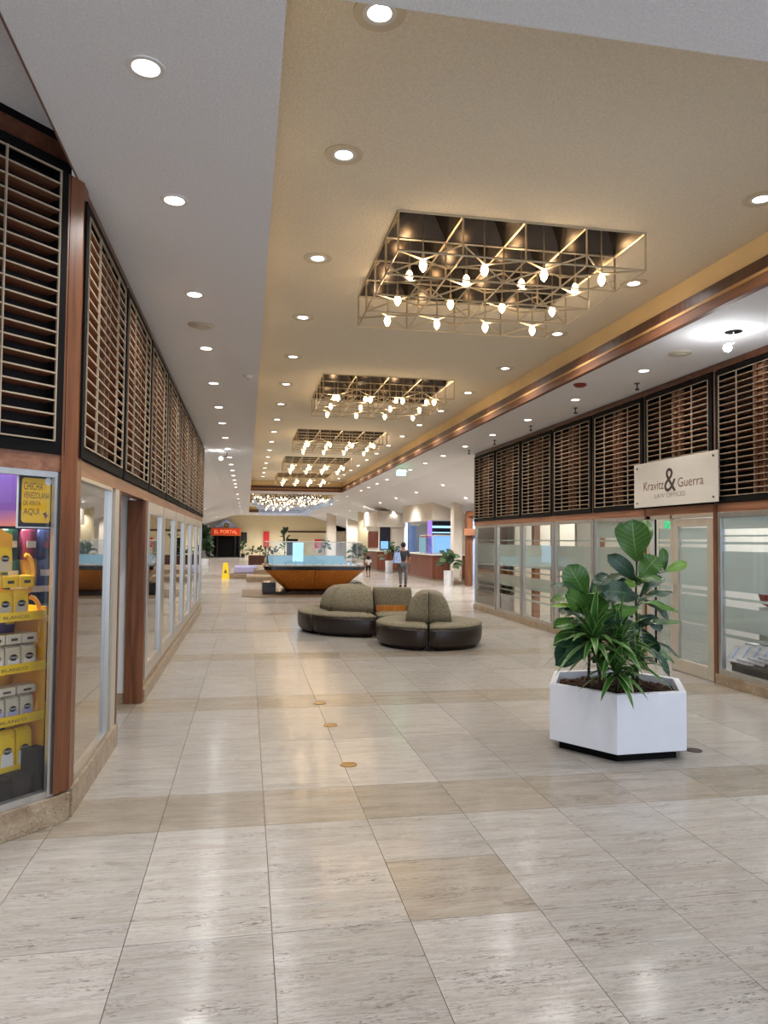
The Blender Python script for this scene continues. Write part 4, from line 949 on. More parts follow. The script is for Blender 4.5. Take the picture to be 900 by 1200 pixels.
def fig_tree(name, label, base, stemz, lst, seed, loose=6, front=10):
    rs = random.Random(seed)
    t = thing(name, label, 'plant', base, group=None)
    B = Vector(base)
    st_ = MB(); pp = [Vector((0, 0, 0)), Vector((0.012, 0.0, stemz*0.35)), Vector((-0.008, 0.0, stemz*0.7)), Vector((0, -0.01, stemz))]
    for i in range(3): st_.tube(pp[i], pp[i+1], 0.013-0.002*i, 8, r2=0.011-0.002*i)
    def near(p):      # nearest point on the stem, a little lower
        z_ = min(max(p.z-0.06, 0.05), stemz); return Vector((0, 0, z_))
    ls = []
    for i, (b, tp, wd, md, c) in enumerate(lst):
        b = Vector(b)-B; tp = Vector(tp)-B
        cam_d = (Vector((0, 0, 1.65))-(b+B)).normalized()
        if md == 'f': nr = cam_d+Vector((rs.uniform(-.35, .35), rs.uniform(-.1, .2), rs.uniform(0.0, .5)))
        else: nr = Vector((rs.uniform(-.2, .2), -0.45, 1.0))
        o = leaf(b, tp, wd*1.12, nr, cup=rs.uniform(.04, .16), droop=rs.uniform(0.0, .12), wav=rs.uniform(.04, .08), seed=seed*50+i, n=10).build('leaf', FM[c], t, smooth=True)
        if (b-near(b)).length > 0.03: st_.tube(near(b), b+(tp-b)*0.04, 0.0035, 5)
    for k in range(loose):      # leaves on the far side of the stem
        a = rs.uniform(0.15*PI, 0.85*PI); z_ = stemz*(0.35+0.6*(k+rs.random())/loose)
        b = Vector((0.04*math.cos(a), 0.04*math.sin(a), z_)); L = rs.uniform(.2, .28)
        tp = b+Vector((L*math.cos(a)*0.8, L*math.sin(a), rs.uniform(-0.02, 0.1)))
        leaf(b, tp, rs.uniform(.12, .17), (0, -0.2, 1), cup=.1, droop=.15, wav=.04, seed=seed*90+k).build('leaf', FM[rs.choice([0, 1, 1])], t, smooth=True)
    for k in range(front):      # more leaves all round the stem
        a = k*2.4+rs.uniform(-.3, .3); z_ = stemz*(0.3+0.65*(k+rs.random())/front)
        b = Vector((0.05*math.cos(a), 0.05*math.sin(a), z_)); L = rs.uniform(.16, .24)
        L *= 1.2
        tp = b+Vector((L*math.cos(a), L*math.sin(a)*0.9, rs.uniform(-0.1, 0.12)))
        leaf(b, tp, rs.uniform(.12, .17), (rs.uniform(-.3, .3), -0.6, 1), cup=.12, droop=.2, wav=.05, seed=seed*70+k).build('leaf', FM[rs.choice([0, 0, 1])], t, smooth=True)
    st_.build('trunk', 'stem', t, smooth=True)
    return t
fig_tree('fiddle_leaf_fig', 'tall fiddle leaf fig with thin trunk and big round top leaf', (3.2, 5.65, 0.43), 1.06, FIG_TALL, 3)
fig_tree('fiddle_leaf_fig', 'lower bushy fiddle leaf fig at the planter side towards the sofa', (2.74, 5.6, 0.43), 0.78, FIG_LOW, 4, 5, 18)
rs = random.Random(11)
RO = [((2.83, 5.27, 0.89), 26, .33, 'upright striped dracaena tuft standing highest in the middle of the planter'), ((2.60, 5.22, 0.95), 24, .33, 'striped dracaena tuft spreading over the planter side towards the sofa'),
      ((2.66, 5.32, 0.83), 18, .27, 'small dracaena tuft low behind the spreading one'), ((2.78, 5.20, 0.70), 22, .27, 'lowest dracaena tuft with leaves hanging over the front planter edge'),
      ((3.06, 5.40, 0.72), 17, .26, 'dracaena tuft at the foot of the tall fig trunk'), ((2.72, 5.45, 1.02), 16, .3, 'dracaena tuft tucked between the two fig plants')]
for q, (c0, n_l, LL, lb) in enumerate(RO):
    bx_, by_ = 3.0+(c0[0]-3.0)*0.62, 5.63+(c0[1]-5.63)*0.62; n_l = int(n_l*1.7); LL *= 1.12
    t = thing('striped_dracaena', lb, 'plant', (bx_, by_, 0.44), group='dracaena tufts in the planter')
    hz = c0[2]-0.44; ox, oy = c0[0]-bx_, c0[1]-by_
    MB().tube((0, 0, 0), (ox, oy, hz), 0.009, 6).build('stem', 'stem', t, smooth=True)
    for i in range(n_l):
        a = i*2.4+rs.uniform(-.3, .3); e = math.radians(80-95*(i/n_l)**0.9+rs.uniform(-8, 8)); L = LL*rs.uniform(.75, 1.12)
        b = Vector((ox, oy, hz-0.06*(i/n_l))); tp = b+Vector((math.cos(a)*math.cos(e), math.sin(a)*math.cos(e), math.sin(e)))*L
        leaf(b, tp, rs.uniform(.042, .06), (-math.cos(a)*math.sin(e), -math.sin(a)*math.sin(e), math.cos(e)), cup=.06, droop=.38*math.cos(e), kind='d', n=8, seed=i).build('leaf', 'dracaena_leaf', t, smooth=True)

# ================================================================ SOFA ISLAND
def arc(cx, cy, r_, a0, a1, n): return [(cx+r_*math.cos(math.radians(a0+(a1-a0)*k/n)), cy+r_*math.sin(math.radians(a0+(a1-a0)*k/n))) for k in range(n+1)]
def inset(pts, d):     # shrink a convex outline by distance d
    n = len(pts); out = []
    cx = sum(p[0] for p in pts)/n; cy = sum(p[1] for p in pts)/n
    area = sum(pts[i][0]*pts[(i+1) % n][1]-pts[(i+1) % n][0]*pts[i][1] for i in range(n)); sg_ = 1 if area > 0 else -1
    for i in range(n):
        p0, p1, p2 = Vector(pts[i-1]), Vector(pts[i]), Vector(pts[(i+1) % n])
        e1 = (p1-p0); e2 = (p2-p1)
        n1 = Vector((-e1.y, e1.x)).normalized()*sg_; n2 = Vector((-e2.y, e2.x)).normalized()*sg_
        m_ = (n1+n2); m_.normalize(); k = d/max(0.45, m_.dot(n1)); out.append(tuple(p1+m_*k))
    return out
def stackprism(levels, smooth=True):
    """levels: [(outline, z)] all with the same number of points"""
    n = len(levels[0][0]); v = []; fs = []
    for pts, z_ in levels: v += [(x, y, z_) for x, y in pts]
    for j in range(len(levels)-1): fs += [(j*n+i, j*n+(i+1) % n, (j+1)*n+(i+1) % n, (j+1)*n+i) for i in range(n)]
    fs += [tuple(range(n-1, -1, -1)), tuple(range((len(levels)-1)*n, len(levels)*n))]
    return MB().add(v, fs)
def seat_module(label, pts, back=None, slant=None, extra=None):
    cx = sum(p[0] for p in pts)/len(pts); cy = sum(p[1] for p in pts)/len(pts)
    t = thing('sofa_module', label, 'sofa', (cx, cy, 0), group='modules of the round sofa island')
    P = [(x-cx, y-cy) for x, y in pts]
    P0_ = inset(P, 0.012)
    bs_ = stackprism([(inset(P, 0.10), 0.0), (inset(P, 0.085), 0.045), (inset(P, 0.05), 0.055), (inset(P, 0.02), 0.10), (inset(P, 0.008), 0.2), (inset(P, 0.008), 0.29), (inset(P, 0.02), 0.335), (inset(P, 0.05), 0.34)])
    bs_.build('leather_base', 'leather', t, smooth=True)
    stackprism([(inset(P, 0.03), 0.33), (inset(P, 0.012), 0.342), (inset(P, 0.02), 0.365), (inset(P, 0.06), 0.388), (inset(P, 0.14), 0.40)]).build('seat_cushion', 'sofa_fabric', t, smooth=True)
    if back:
        for bk in back:
            Q = [(x-cx, y-cy) for x, y in bk['pts']]
            Qt = [(x-cx, y-cy) for x, y in bk['top']]
            lv = [(Q, 0.385)]
            H = bk.get('h', 0.43)
            for u in (0.3, 0.6, 0.85):
                k = 1-math.sqrt(max(0, 1-u*u))   # quarter ellipse
                lv.append(([(a[0]+(b[0]-a[0])*k, a[1]+(b[1]-a[1])*k) for a, b in zip(Q, Qt)], 0.385+H*u))
            lv.append(([(a[0]+(b[0]-a[0])*0.75, a[1]+(b[1]-a[1])*0.75) for a, b in zip(Q, Qt)], 0.385+H*0.97))
            lv.append((Qt, 0.385+H))
            stackprism(lv).build('back_cushion', 'sofa_fabric', t, smooth=True)
            # dark piping where the cushion meets its neighbour
    if extra: extra(t, cx, cy)
    t['cxy'] = (cx, cy)
    return t
C1 = (2.19, 13.5); R1 = 1.27; g = 0.006
def wedge(c, R_, a0, a1, rb=0.86, rt_=0.55, n=10, g=0.5, label='', inner=0.12, h=0.43, topc=None):
    pts = arc(c[0], c[1], R_, a0+g, a1-g, n)+arc(c[0], c[1], inner, a1-g, a0+g, 2)
    bk = arc(c[0], c[1], rb, a0+g, a1-g, n)+arc(c[0], c[1], inner, a1-g, a0+g, 2)
    tp = arc(c[0], c[1], rt_, a0+g*1.5, a1-g*1.5, n)+arc(c[0], c[1], inner+0.01, a1-g, a0+g, 2)
    return seat_module(label, pts, [dict(pts=bk, top=tp, h=h)])
wedge(C1, R1, 212, 270, label='wide front sofa wedge with one long curved back cushion, beside the middle gap')
wedge(C1, R1, 152, 212, label='rounded end wedge of the sofa island, facing the snack shop side')
wedge(C1, R1, 90, 152, label='rear wedge of the sofa island end, turned away towards the wooden kiosk')
# middle module with wooden band under its back
def band(t, cx, cy):
    box('wood_band', 2.26-cx, 2.80-cx, 12.80-cy, 12.83-cy, 0.39, 0.50, 'wood_honey', t, bevel=0.004)
def q4(x0, x1, y0, y1): return [(x0, y0), (x1, y0), (x1, y1), (x0, y1)]
def rect_pts(x0, x1, y0, y1, n=3):
    o = []
    for (a, b) in (((x0, y0), (x1, y0)), ((x1, y0), (x1, y1)), ((x1, y1), (x0, y1)), ((x0, y1), (x0, y0))):
        for k in range(n): o.append((a[0]+(b[0]-a[0])*k/n, a[1]+(b[1]-a[1])*k/n))
    return o
seat_module('straight middle sofa module with an orange wood band below its back', rect_pts(2.215, 2.95, 12.37, 13.7), [dict(pts=rect_pts(2.24, 2.92, 12.84, 13.2), top=rect_pts(2.26, 2.90, 12.90, 13.1), h=0.42)], extra=band)
C2 = (2.88, 11.48); R2 = 0.86; GA = math.degrees(math.atan2(-C2[1], -C2[0])) % 360     # the gap points at 256 degrees
def half(a0, a1, label, side):
    pts = arc(C2[0], C2[1], R2, a0+0.1, a1-0.1, 14)
    gd = Vector((math.cos(math.radians(GA)), math.sin(math.radians(GA)))); nd = Vector((gd.y, -gd.x))*side
    # back fin along the gap
    def strip(w0, w1, r0, r1):
        c = Vector(C2); q = []
        a = c+gd*r0+nd*w0; b = c+gd*r0+nd*w1; d_ = c+gd*r1+nd*w1; e = c+gd*r1+nd*w0
        return [tuple(a), tuple(a.lerp(b, .5)), tuple(b), tuple(b.lerp(d_, .5)), tuple(d_), tuple(d_.lerp(e, .5)), tuple(e), tuple(e.lerp(a, .5))]
    b_ = strip(0.004, 0.36, 0.42, -0.55); tp = strip(0.006, 0.06, 0.40, -0.5)
    return seat_module(label, pts, [dict(pts=b_, top=tp, h=0.45)])
def gap_shade(t):  # black strips added between the sofa halves as the shade in the gap
    cx, cy = t['cxy']; c = Vector(C2)-Vector((cx, cy)); gd = Vector((math.cos(math.radians(GA)), math.sin(math.radians(GA)))); nd = Vector((gd.y, -gd.x))*0.012
    for nm, r0, r1, z0, z1 in (('gap_shade_lower', -0.80, 0.83, 0.03, 0.37), ('gap_shade_upper', -0.55, 0.405, 0.37, 0.80)):
        q = [c+gd*r0-nd, c+gd*r1-nd, c+gd*r1+nd, c+gd*r0+nd]
        MB().prism([tuple(v_) for v_ in q], z0, z1).build(nm, 'black', t)
sd_l = half(GA-180, GA, 'half round sofa module with fin shaped back, beside the wood band module', -1)
gap_shade(sd_l)
sd_r = half(GA, GA+180, 'half round sofa module with fin shaped back, on the office side', 1)

# ================================================================ WOODEN KIOSK
kc = (1.98, 22.85)
kk = thing('service_kiosk', 'honey wood kiosk with flared sides, glass top and dark stone plinth', 'kiosk', (kc[0], kc[1], 0))
def oct_(R_, n=8, a0=22.5): return [(R_*math.cos(math.radians(a0+360/n*k)), R_*math.sin(math.radians(a0+360/n*k))) for k in range(n)]
def cut_(h_, c_): return [(h_, -h_+c_), (h_, h_-c_), (h_-c_, h_), (-h_+c_, h_), (-h_, h_-c_), (-h_, -h_+c_), (-h_+c_, -h_), (h_-c_, -h_)]
o1, o2 = cut_(0.82, 0.12), cut_(1.46, 0.2)
for k in range(8):
    a, b, c_, d_ = o1[k], o1[(k+1) % 8], o2[(k+1) % 8], o2[k]
    for h0, h1 in ((0.0, 0.5), (0.5, 1.0)):
        L2 = lambda p, q_, u: (p[0]+(q_[0]-p[0])*u, p[1]+(q_[1]-p[1])*u)
        e = 0.004; u0, u1 = h0+e, h1-e
        p1, p2, p3, p4 = L2(a, b, u0), L2(a, b, u1), L2(d_, c_, u1), L2(d_, c_, u0)
        sc_ = 0.97
        v = [(p1[0], p1[1], .14), (p2[0], p2[1], .14), (p3[0], p3[1], .76), (p4[0], p4[1], .76)]+[(p[0]*sc_, p[1]*sc_, z_) for p, z_ in ((p1, .14), (p2, .14), (p3, .76), (p4, .76))]
        MB().add(v, [(0, 1, 2, 3), (7, 6, 5, 4), (0, 4, 5, 1), (1, 5, 6, 2), (2, 6, 7, 3), (3, 7, 4, 0)]).build('wood_panel', 'wood_honey', kk)
MB().prism([(x*.96, y*.96) for x, y in o1], 0.10, 0.76, pts2=[(x*.96, y*.96) for x, y in o2]).build('tub_core', 'wood_dark', kk)
MB().prism(cut_(1.47, .2), 0.76, 0.83).build('dark_rim', 'marble_black', kk)
MB().prism(cut_(1.5, .2), 0.83, 0.865).build('counter_top', 'marble_black', kk)
MB().box(-1.5, 1.45, -0.85, 0.6, 0, 0.10).box(-1.52, -1.12, -0.85, 0.5, 0.10, 0.37).box(1.18, 1.46, -0.85, 0.5, 0.10, 0.37).build('plinth', 'marble_black', kk)
gc_ = MB(); og = cut_(1.42, .2)
for k in range(8):
    a, b = og[k], og[(k+1) % 8]
    MB().add([(a[0], a[1], .87), (b[0], b[1], .87), (b[0], b[1], 1.58), (a[0], a[1], 1.58)], [(0, 1, 2, 3)]).build('case_glass', 'glass_case', kk)
    gc_.tube((a[0], a[1], 1.58), (b[0], b[1], 1.58), 0.010, 5); gc_.tube((a[0], a[1], .865), (a[0], a[1], 1.58), 0.005, 5)
gc_.build('case_frame', 'lamp_ring', kk)
MB().prism([(x*0.9, y*0.9) for x, y in og], 0.866, 0.90).build('display_deck', 'sign_board', kk)
MB().box(-0.62, -0.30, -0.55, -0.5, 0.9, 1.56).build('glow_panel', 'case_blue', kk)  # glowing panel added in place of a blue reflection in the case
dt = MB()
for k in range(9): dt.lathe([(0.035, 0), (0.04, 0.05), (0.01, 0.12)], c=(-1.1+2.2*k/8, -0.9+0.1*(k % 2), 0.9), n=6)
dt.build('display_cone', 'case_teal', kk, kind='stuff')
tr = MB()
for k in range(34): tr.bar((-1.3+2.3*k/33, -0.7, 0.93), (-1.3+2.3*k/33, 0.3, 1.13), 0.05)
tr.build('ribbed_tray', 'case_teal', kk, kind='stuff')
tag(MB().prism([(-0.13, 21.45), (0.3, 21.0), (3.7, 21.0), (4.15, 21.5), (4.15, 24.3), (-0.13, 24.3)], 0, 0.02).build('floor_mat', 'mat_brown'), 'flat brown platform on the floor under the wooden kiosk', 'platform')
# stone fountain steps behind the kiosk
ft = thing('stone_fountain', 'low stepped travertine basin beyond the kiosk with a lilac cloth on it', 'fountain', (1.5, 31.5, 0))
MB().box(-1.5, 2.6, -2.8, 5.0, 0, 0.22).build('lower_step', 'travertine_curb', ft, bevel=0.01)
MB().box(-2.2, -1.2, -0.2, 5.0, 0, 0.22).build('side_step', 'travertine_curb', ft, bevel=0.01)
MB().box(-1.2, 2.3, -1.0, 4.6, 0.22, 0.40).build('upper_step', 'travertine_curb', ft, bevel=0.01)
tag(MB().box(-0.5, 0.45, 31.4, 34.0, 0.42, 0.46).box(-0.52, 0.3, 31.35, 31.4, 0.25, 0.46).build('cloth', 'lilac'), 'lilac cloth spread on the stone basin steps', 'cloth')
# potted shrubs and planters in the distance
def bush(name, label, x, y, z0, hgt, r_, n_l=26, seed=1, pot=None, potm='planter_white', lm='leaf_far', L_=0.35, group='potted plants down the hall'):
    rs = random.Random(seed); t = thing(name, label, 'plant', (x, y, 0), group=group)
    if pot:
        pr, ph_ = pot; MB().lathe([(pr*0.92, 0), (pr, ph_*0.98), (pr*0.98, ph_), (pr*0.86, ph_), (pr*0.85, ph_-0.04)], n=20).build('pot', potm, t, smooth=False)
    mb = MB(); v = []; fs = []
    stm = MB().tube((0, 0, z0-0.05), (0, 0, z0+hgt*0.6), 0.02, 6).build('stem', 'stem', t)
    for k in range(n_l):
        a = rs.uniform(0, 2*PI); e = rs.uniform(-0.2, 1.35); b = Vector((0, 0, z0+hgt*rs.uniform(.1, .6)))
        l_ = L_*rs.uniform(.7, 1.2); tp = b+Vector((math.cos(a)*math.cos(e)*r_, math.sin(a)*math.cos(e)*r_, math.sin(e)*hgt*0.5))
        q = leaf(b+(tp-b)*0.35, tp, l_*0.5, (rs.uniform(-.3, .3), -0.6, 1), cup=.1, droop=.2, n=4, seed=k); o_ = len(mb.v); mb.v += q.v; mb.f += [tuple(i+o_ for i in f) for f in q.f]; mb.mi += q.mi
    mb.build('leaves', lm, t, smooth=True); return t
bush('potted_plant', 'dark leafy plant in a white round pot before the brown service counter', 7.36, 26.4, 0.5, 0.95, 0.62, 26, 2, (0.175, 0.55), L_=0.55)
bush('potted_plant', 'plant in a slim white pot between the two brown counters', 7.1, 36.6, 0.6, 1.0, 0.75, 20, 3, (0.2, 0.62), L_=0.5)
bush('potted_plant', 'broad dark green plant by the kiosk glass end, before the cream columns', 5.7, 38.0, 0.45, 1.1, 0.6, 34, 4, (0.3, 0.45), L_=0.55)
bush('potted_plant', 'plant on a white stand before the pale end wall', 5.0, 48.0, 0.8, 1.0, 0.5, 26, 5, (0.28, 0.55), L_=0.5)
bush('tall_tree', 'tall dark potted tree at the end of the snack shop wall', -2.7, 46.2, 0.3, 2.4, 0.8, 90, 6, (0.42, 0.42), L_=0.6)
tp_ = thing('planter_trough', 'long dark planter trough with low shrubs beyond the stone basin', 'planter', (1.4, 46, 0))
MB().box(-1.3, 1.4, -0.5, 0.5, 0, 0.65).build('trough_body', 'wood_dark', tp_, bevel=0.02)
for k in range(5): bush('trough_shrub', ['flowering shrub at the restaurant end of the dark trough', 'second shrub in the dark trough, low and pale', 'middle shrub of the dark trough', 'fourth shrub in the dark trough', 'tallest shrub of the dark trough with reddish leaves'][k], 0.3+0.5*k, 46, 0.65, 0.6 if k < 4 else 1.9, 0.4, 20, 30+k, L_=0.35, group='shrubs in the dark trough')

# ================================================================ FAR HALL
wf2 = MB().box(-1.6, 3.65, 68, 68.2, 0, ZC).build('wall_end', 'plaster_cream', kind='structure')
MB().add([(-8.0, 68, 0), (-1.6, 68, 0), (-1.6, 68, ZC-0.15), (-8, 68, ZC-2.0)], [(0, 1, 2, 3)]).build('gable_panel', 'plaster_white', wf2)
MB().add([(3.65, 68, 2.45), (9, 68, 2.45), (9.0, 68, 2.75), (5.68, 68, ZC), (3.65, 68, ZC)], [(0, 1, 2, 3, 4)]).build('gable_panel', 'plaster_cream', wf2)
MB().box(3.65, 7.4, 67.9, 68.0, 2.28, 2.45).build('dark_fascia', 'wood_dark', wf2)
MB().box(3.65, 7.4, 68.6, 68.7, 0, 2.4).build('alcove_back', 'plaster_cream', wf2)
MB().box(7.4, 11.5, 68, 68.2, 0, 3.4).build('panel', 'plaster', wf2)
box('outer_wall', 9.6, 9.7, 17.3, 68, 0, 3.0, 'plaster', wf2)
box('outer_wall', -8.0, -7.9, 17.3, 68, 0, 2.2, 'plaster', wf2)
# restaurant front
rf = thing('restaurant_entrance', 'black restaurant entrance with dark pillars and a peaked top at the far end', 'entrance', (-1.85, 67.4, 0))
MB().box(-1.25, 1.25, 0.1, 0.3, 0, 2.0).build('dark_opening', 'black', rf)
for x in (-1.15, -0.8, 0.8, 1.15): MB().lathe([(0.13, 0), (0.13, 0.1), (0.09, 0.12), (0.09, 1.8), (0.13, 1.85), (0.13, 1.98)], c=(x, -0.05, 0), n=12).build('pillar', 'void', rf)
MB().add([(-1.3, 0, 2.55), (1.3, 0, 2.55), (0, 0, 3.4), (-1.3, .15, 2.55), (1.3, .15, 2.55), (0, .15, 3.4)], [(0, 1, 2), (5, 4, 3), (0, 3, 4, 1), (1, 4, 5, 2), (2, 5, 3, 0)]).build('pediment', 'blue_wall', rf)
MB().tube((0, -0.03, 2.85), (0, 0, 2.85), 0.22, 16).build('crest', 'leaf_far', rf)
MB().tube((0, -0.04, 2.85), (0, -0.03, 2.85), 0.15, 16).build('crest', 'brass', rf)
rsn = thing('restaurant_sign', 'red sign with pale orange letters over the black restaurant entrance', 'sign', (-1.87, 67.1, 1.92))
MB().box(-1.32, 1.32, 0, 0.1, 0, 0.72).build('orange_border', 'orange', rsn, bevel=0.04)
MB().box(-1.2, 1.2, -0.03, 0, 0.1, 0.62).build('red_field', 'sign_red', rsn)
lettering('lettering', 'EL PORTAL', 0.34, 'sign_letter', (0, -0.035, 0.36), (1, 0, 0), (0, 0, 1), rsn, width=2.0)
for x, lb in ((-3.35, 'dark statue like planter on the wall side of the restaurant entrance'), (-0.35, 'dark bushy plant on the stair side of the restaurant entrance')):
    bush('entrance_plant', lb, x, 66.8, 0.3, 1.5, 0.35, 26, int(x*7)+40, (0.18, 0.35), 'void', L_=0.4, group='plants by the restaurant entrance')
t = thing('wall_picture', 'small dark framed picture beside the red restaurant sign', 'picture', (-0.28, 67.85, 1.3))
MB().box(-0.26, 0.26, 0, 0.05, 0, 0.95).build('frame', 'black', t); MB().box(-0.2, 0.2, -0.01, 0, 0.06, 0.88).build('print', 'dark_screen', t)
t = thing('red_wall_panel', 'plain red upright panel on the cream far wall', 'panel', (1.72, 67.8, 0.95)); MB().box(-0.26, 0.26, 0, 0.08, 0, 1.4).build('panel_face', 'red_panel', t)
t = thing('red_notice', 'red square notice with white lines hanging in the far alcove', 'notice', (6.55, 67.6, 0.85)); MB().box(-0.42, 0.42, 0, 0.05, 0, 0.85).build('notice_face', 'red_panel', t)
for z_ in (0.25, 0.42, 0.6): MB().box(-0.3, 0.3, -0.01, 0, z_, z_+0.05).build('white_line', 'white_paint', t)
t = thing('dark_shelf_unit', 'dark shelf unit in the alcove left open under the brown fascia', 'shelf unit', (4.1, 67.6, 0)); t['label'] = 'dark shelf unit under the brown fascia of the far wall'
MB().box(-0.5, 0.5, 0.3, 0.4, 0, 1.7).build('back', 'void', t)
for z_ in (0.0, 0.45, 0.9, 1.3, 1.65): MB().box(-0.5, 0.5, 0, 0.3, z_, z_+0.05).build('shelf', 'black', t)
ws = thing('wet_floor_sign', 'yellow folding wet floor sign standing in the far aisle', 'warning sign', (-0.85, 31.0, 0))
for sy in (-1, 1):
    MB().add([(-0.15, sy*0.16, 0), (0.15, sy*0.16, 0), (0.09, sy*0.02, 0.66), (-0.09, sy*0.02, 0.66), (-0.15, sy*0.16-0.02, 0), (0.15, sy*0.16-0.02, 0), (0.09, sy*0.02-0.02, 0.66), (-0.09, sy*0.02-0.02, 0.66)],
             [(0, 1, 2, 3), (7, 6, 5, 4), (0, 4, 5, 1), (1, 5, 6, 2), (2, 6, 7, 3), (3, 7, 4, 0)]).build('board', 'yellow', ws)
MB().add([(-0.06, -0.135, 0.25), (0.06, -0.135, 0.25), (0.0, -0.09, 0.42)], [(0, 1, 2)]).build('warning_triangle', 'ink_dark', ws)

def counter(name, label, x0, x1, y0, y1, ztop, fas0, fas1, wallm='wood_redbrown', cut=0.9):
    t = thing(name, label, 'counter', (x0, y0, 0)); W, D = x1-x0, y1-y0
    pts = [(0, 0), (W, -0.0), (W, D), (0.0, D)]
    pts = [(0, 0), (W, 0), (W, D), (-0.1, D)]
    MB().prism(inset(pts, 0.05), 0, 0.10).build('toe_kick', 'travertine_curb', t)
    # panels along the two visible sides
    for i in range(4):
        a = D*i/4; MB().prism([(-0.1*i/4, a+0.01), (0.05, a+0.01), (0.05, a+D/4-0.01), (-0.1*(i+1)/4, a+D/4-0.01)], 0.10, ztop-0.05).build('wood_panel', wallm, t)
    for i in range(2): MB().box(0.05+(W-0.05)*i/2+0.005, 0.05+(W-0.05)*(i+1)/2-0.005, 0, 0.06, 0.10, ztop-0.05).build('wood_panel', wallm, t)
    MB().prism(inset(pts, -0.04), ztop-0.05, ztop).build('counter_top', 'white_paint', t)
    MB().prism(inset(pts, -0.02), fas0, fas1).build('fascia', 'plaster', t)
    MB().box(W*0.55, W, 0.1, 0.3, ztop, fas0).build('back_post', 'plaster', t)
    return t, W, D
c1, W_, D_ = counter('service_counter', 'larger reddish wood counter with cream fascia, behind the white round pot', 7.47, 9.4, 29.2, 34.5, 1.10, 2.5, 3.6)
MB().box(0.02, 1.0, 0.02, 0.04, 1.10, 1.88).build('case_glass', 'glass_case', c1); MB().box(0.02, 0.04, 0.02, 2.3, 1.10, 1.88).build('case_glass', 'glass_case', c1)
MB().box(0.0, 1.1, 0.0, 0.03, 1.86, 1.9).box(0, 0.03, 0, 2.3, 1.86, 1.9).box(0, 0.03, 0, 0.03, 1.1, 1.9).build('case_frame', 'lamp_ring', c1)
MB().box(0.25, 1.3, 1.2, 1.25, 1.15, 1.85).build('lit_display', 'screen_blue', c1)
MB().box(0.1, 0.3, 1.25, 1.3, 1.1, 2.5).build('violet_column', 'violet_led', c1)
MB().box(0.3, 1.4, 1.5, 1.55, 1.9, 2.5).build('dark_board', 'dark_screen', c1); MB().box(0.35, 1.4, 1.47, 1.5, 2.2, 2.3).box(0.35, 1.4, 1.47, 1.5, 1.98, 2.03).build('light_strip', 'case_blue', c1)
MB().box(-0.02, 0.03, 1.3, 2.3, 1.15, 1.8).build('glow_panel', 'case_teal', c1)
c2, W_, D_ = counter('service_counter', 'smaller reddish wood counter further back with a dark shop screen above', 6.72, 8.2, 38.0, 42.0, 1.10, 2.35, 3.2)
MB().box(0.15, 0.72, 0.05, 0.1, 1.15, 2.35).build('dark_window', 'dark_screen', c2); MB().box(0.2, 0.6, 0.02, 0.05, 1.2, 1.6).build('lit_display', 'screen_blue', c2)
MB().box(-0.45, 0.1, 0.2, 0.25, 1.25, 2.1).build('red_board', 'wood_redbrown', c2); MB().box(-0.55, 0.05, 0.1, 0.16, 2.15, 2.38).build('small_sign', 'vent_beige', c2)
t = thing('hanging_sign', 'small white sign hanging by the bright blue end of the far passage', 'sign', (7.75, 33.8, 2.35)); MB().box(-0.2, 0.25, -0.02, 0.02, 0, 0.25).build('board', 'white_paint', t); MB().tube((0, 0, 0.25), (0, 0, 0.8), 0.01).build('rod', 'alu', t)
wc = box('wall_back', 8.3, 9.6, 41.5, 41.6, 0, 3.0, 'blue_wall', kind='structure')
glow('daylight_pane', (0.55, 0.72, 1.0, 1), 1.6)
wo = MB().box(8.35, 8.42, 40.9, 41.0, 0.0, 2.85).box(9.0, 9.07, 40.9, 41.0, 0, 2.85).box(8.35, 9.07, 40.9, 41.0, 2.8, 2.9).build('window_%d' % (WN[0]+1), 'lamp_ring', kind='structure')
box('bright_pane', 8.42, 9.0, 40.94, 40.96, 0.0, 2.8, 'daylight_pane', wo)
# cream columns by the hall sides
for k, (x, y, a, b, mt_, lb) in enumerate(((6.85, 45.2, .6, .6, 'plaster_cream', 'cream square column beside the smaller counter'), (7.75, 27.0, 0.32, .5, 'plaster', 'cream pier between the white pot and the brown portal'),
                                          (6.0, 56, .7, .5, 'plaster', 'pale column near the far alcove'), (7.3, 54, .8, .5, 'plaster', 'wide pale column close behind the cream one'))):
    t = thing('column', lb, 'column', (x, y, 0)); hh = slopez(x)
    MB().box(0, a, 0, b, 0.12, hh).build('shaft', mt_, t); MB().box(-.02, a+.02, -.02, b+.02, 0, .12).build('base', 'travertine_curb', t)
pt = thing('timber_portal', 'dark red-brown timber portal with a bluish glass strip, past the end of the office front', 'portal', (7.93, 25.9, 0))
MB().box(0, 0.2, 0, 0.25, 0, 2.75).build('post', 'wood_post', pt); MB().prism([(0.22, 0.05), (0.24, 0.05), (0.6, -0.6), (0.58, -0.6)], 0, 2.8).build('glass_strip', 'blue_wall', pt)
MB().box(-0.15, 0.7, -0.12, 0.0, 1.86, 2.1).build('cross_beam', 'wood_rail', pt)
MB().add([(0, 0, 2.55), (0, .25, 2.55), (0.6, -.6, 2.66), (0.6, -.35, 2.66), (0, 0, 2.7), (0, .25, 2.7), (0.6, -.6, 2.8), (0.6, -.35, 2.8)], [(0, 1, 3, 2), (4, 6, 7, 5), (0, 2, 6, 4), (1, 5, 7, 3)]).build('top_beam', 'wood_post', pt)

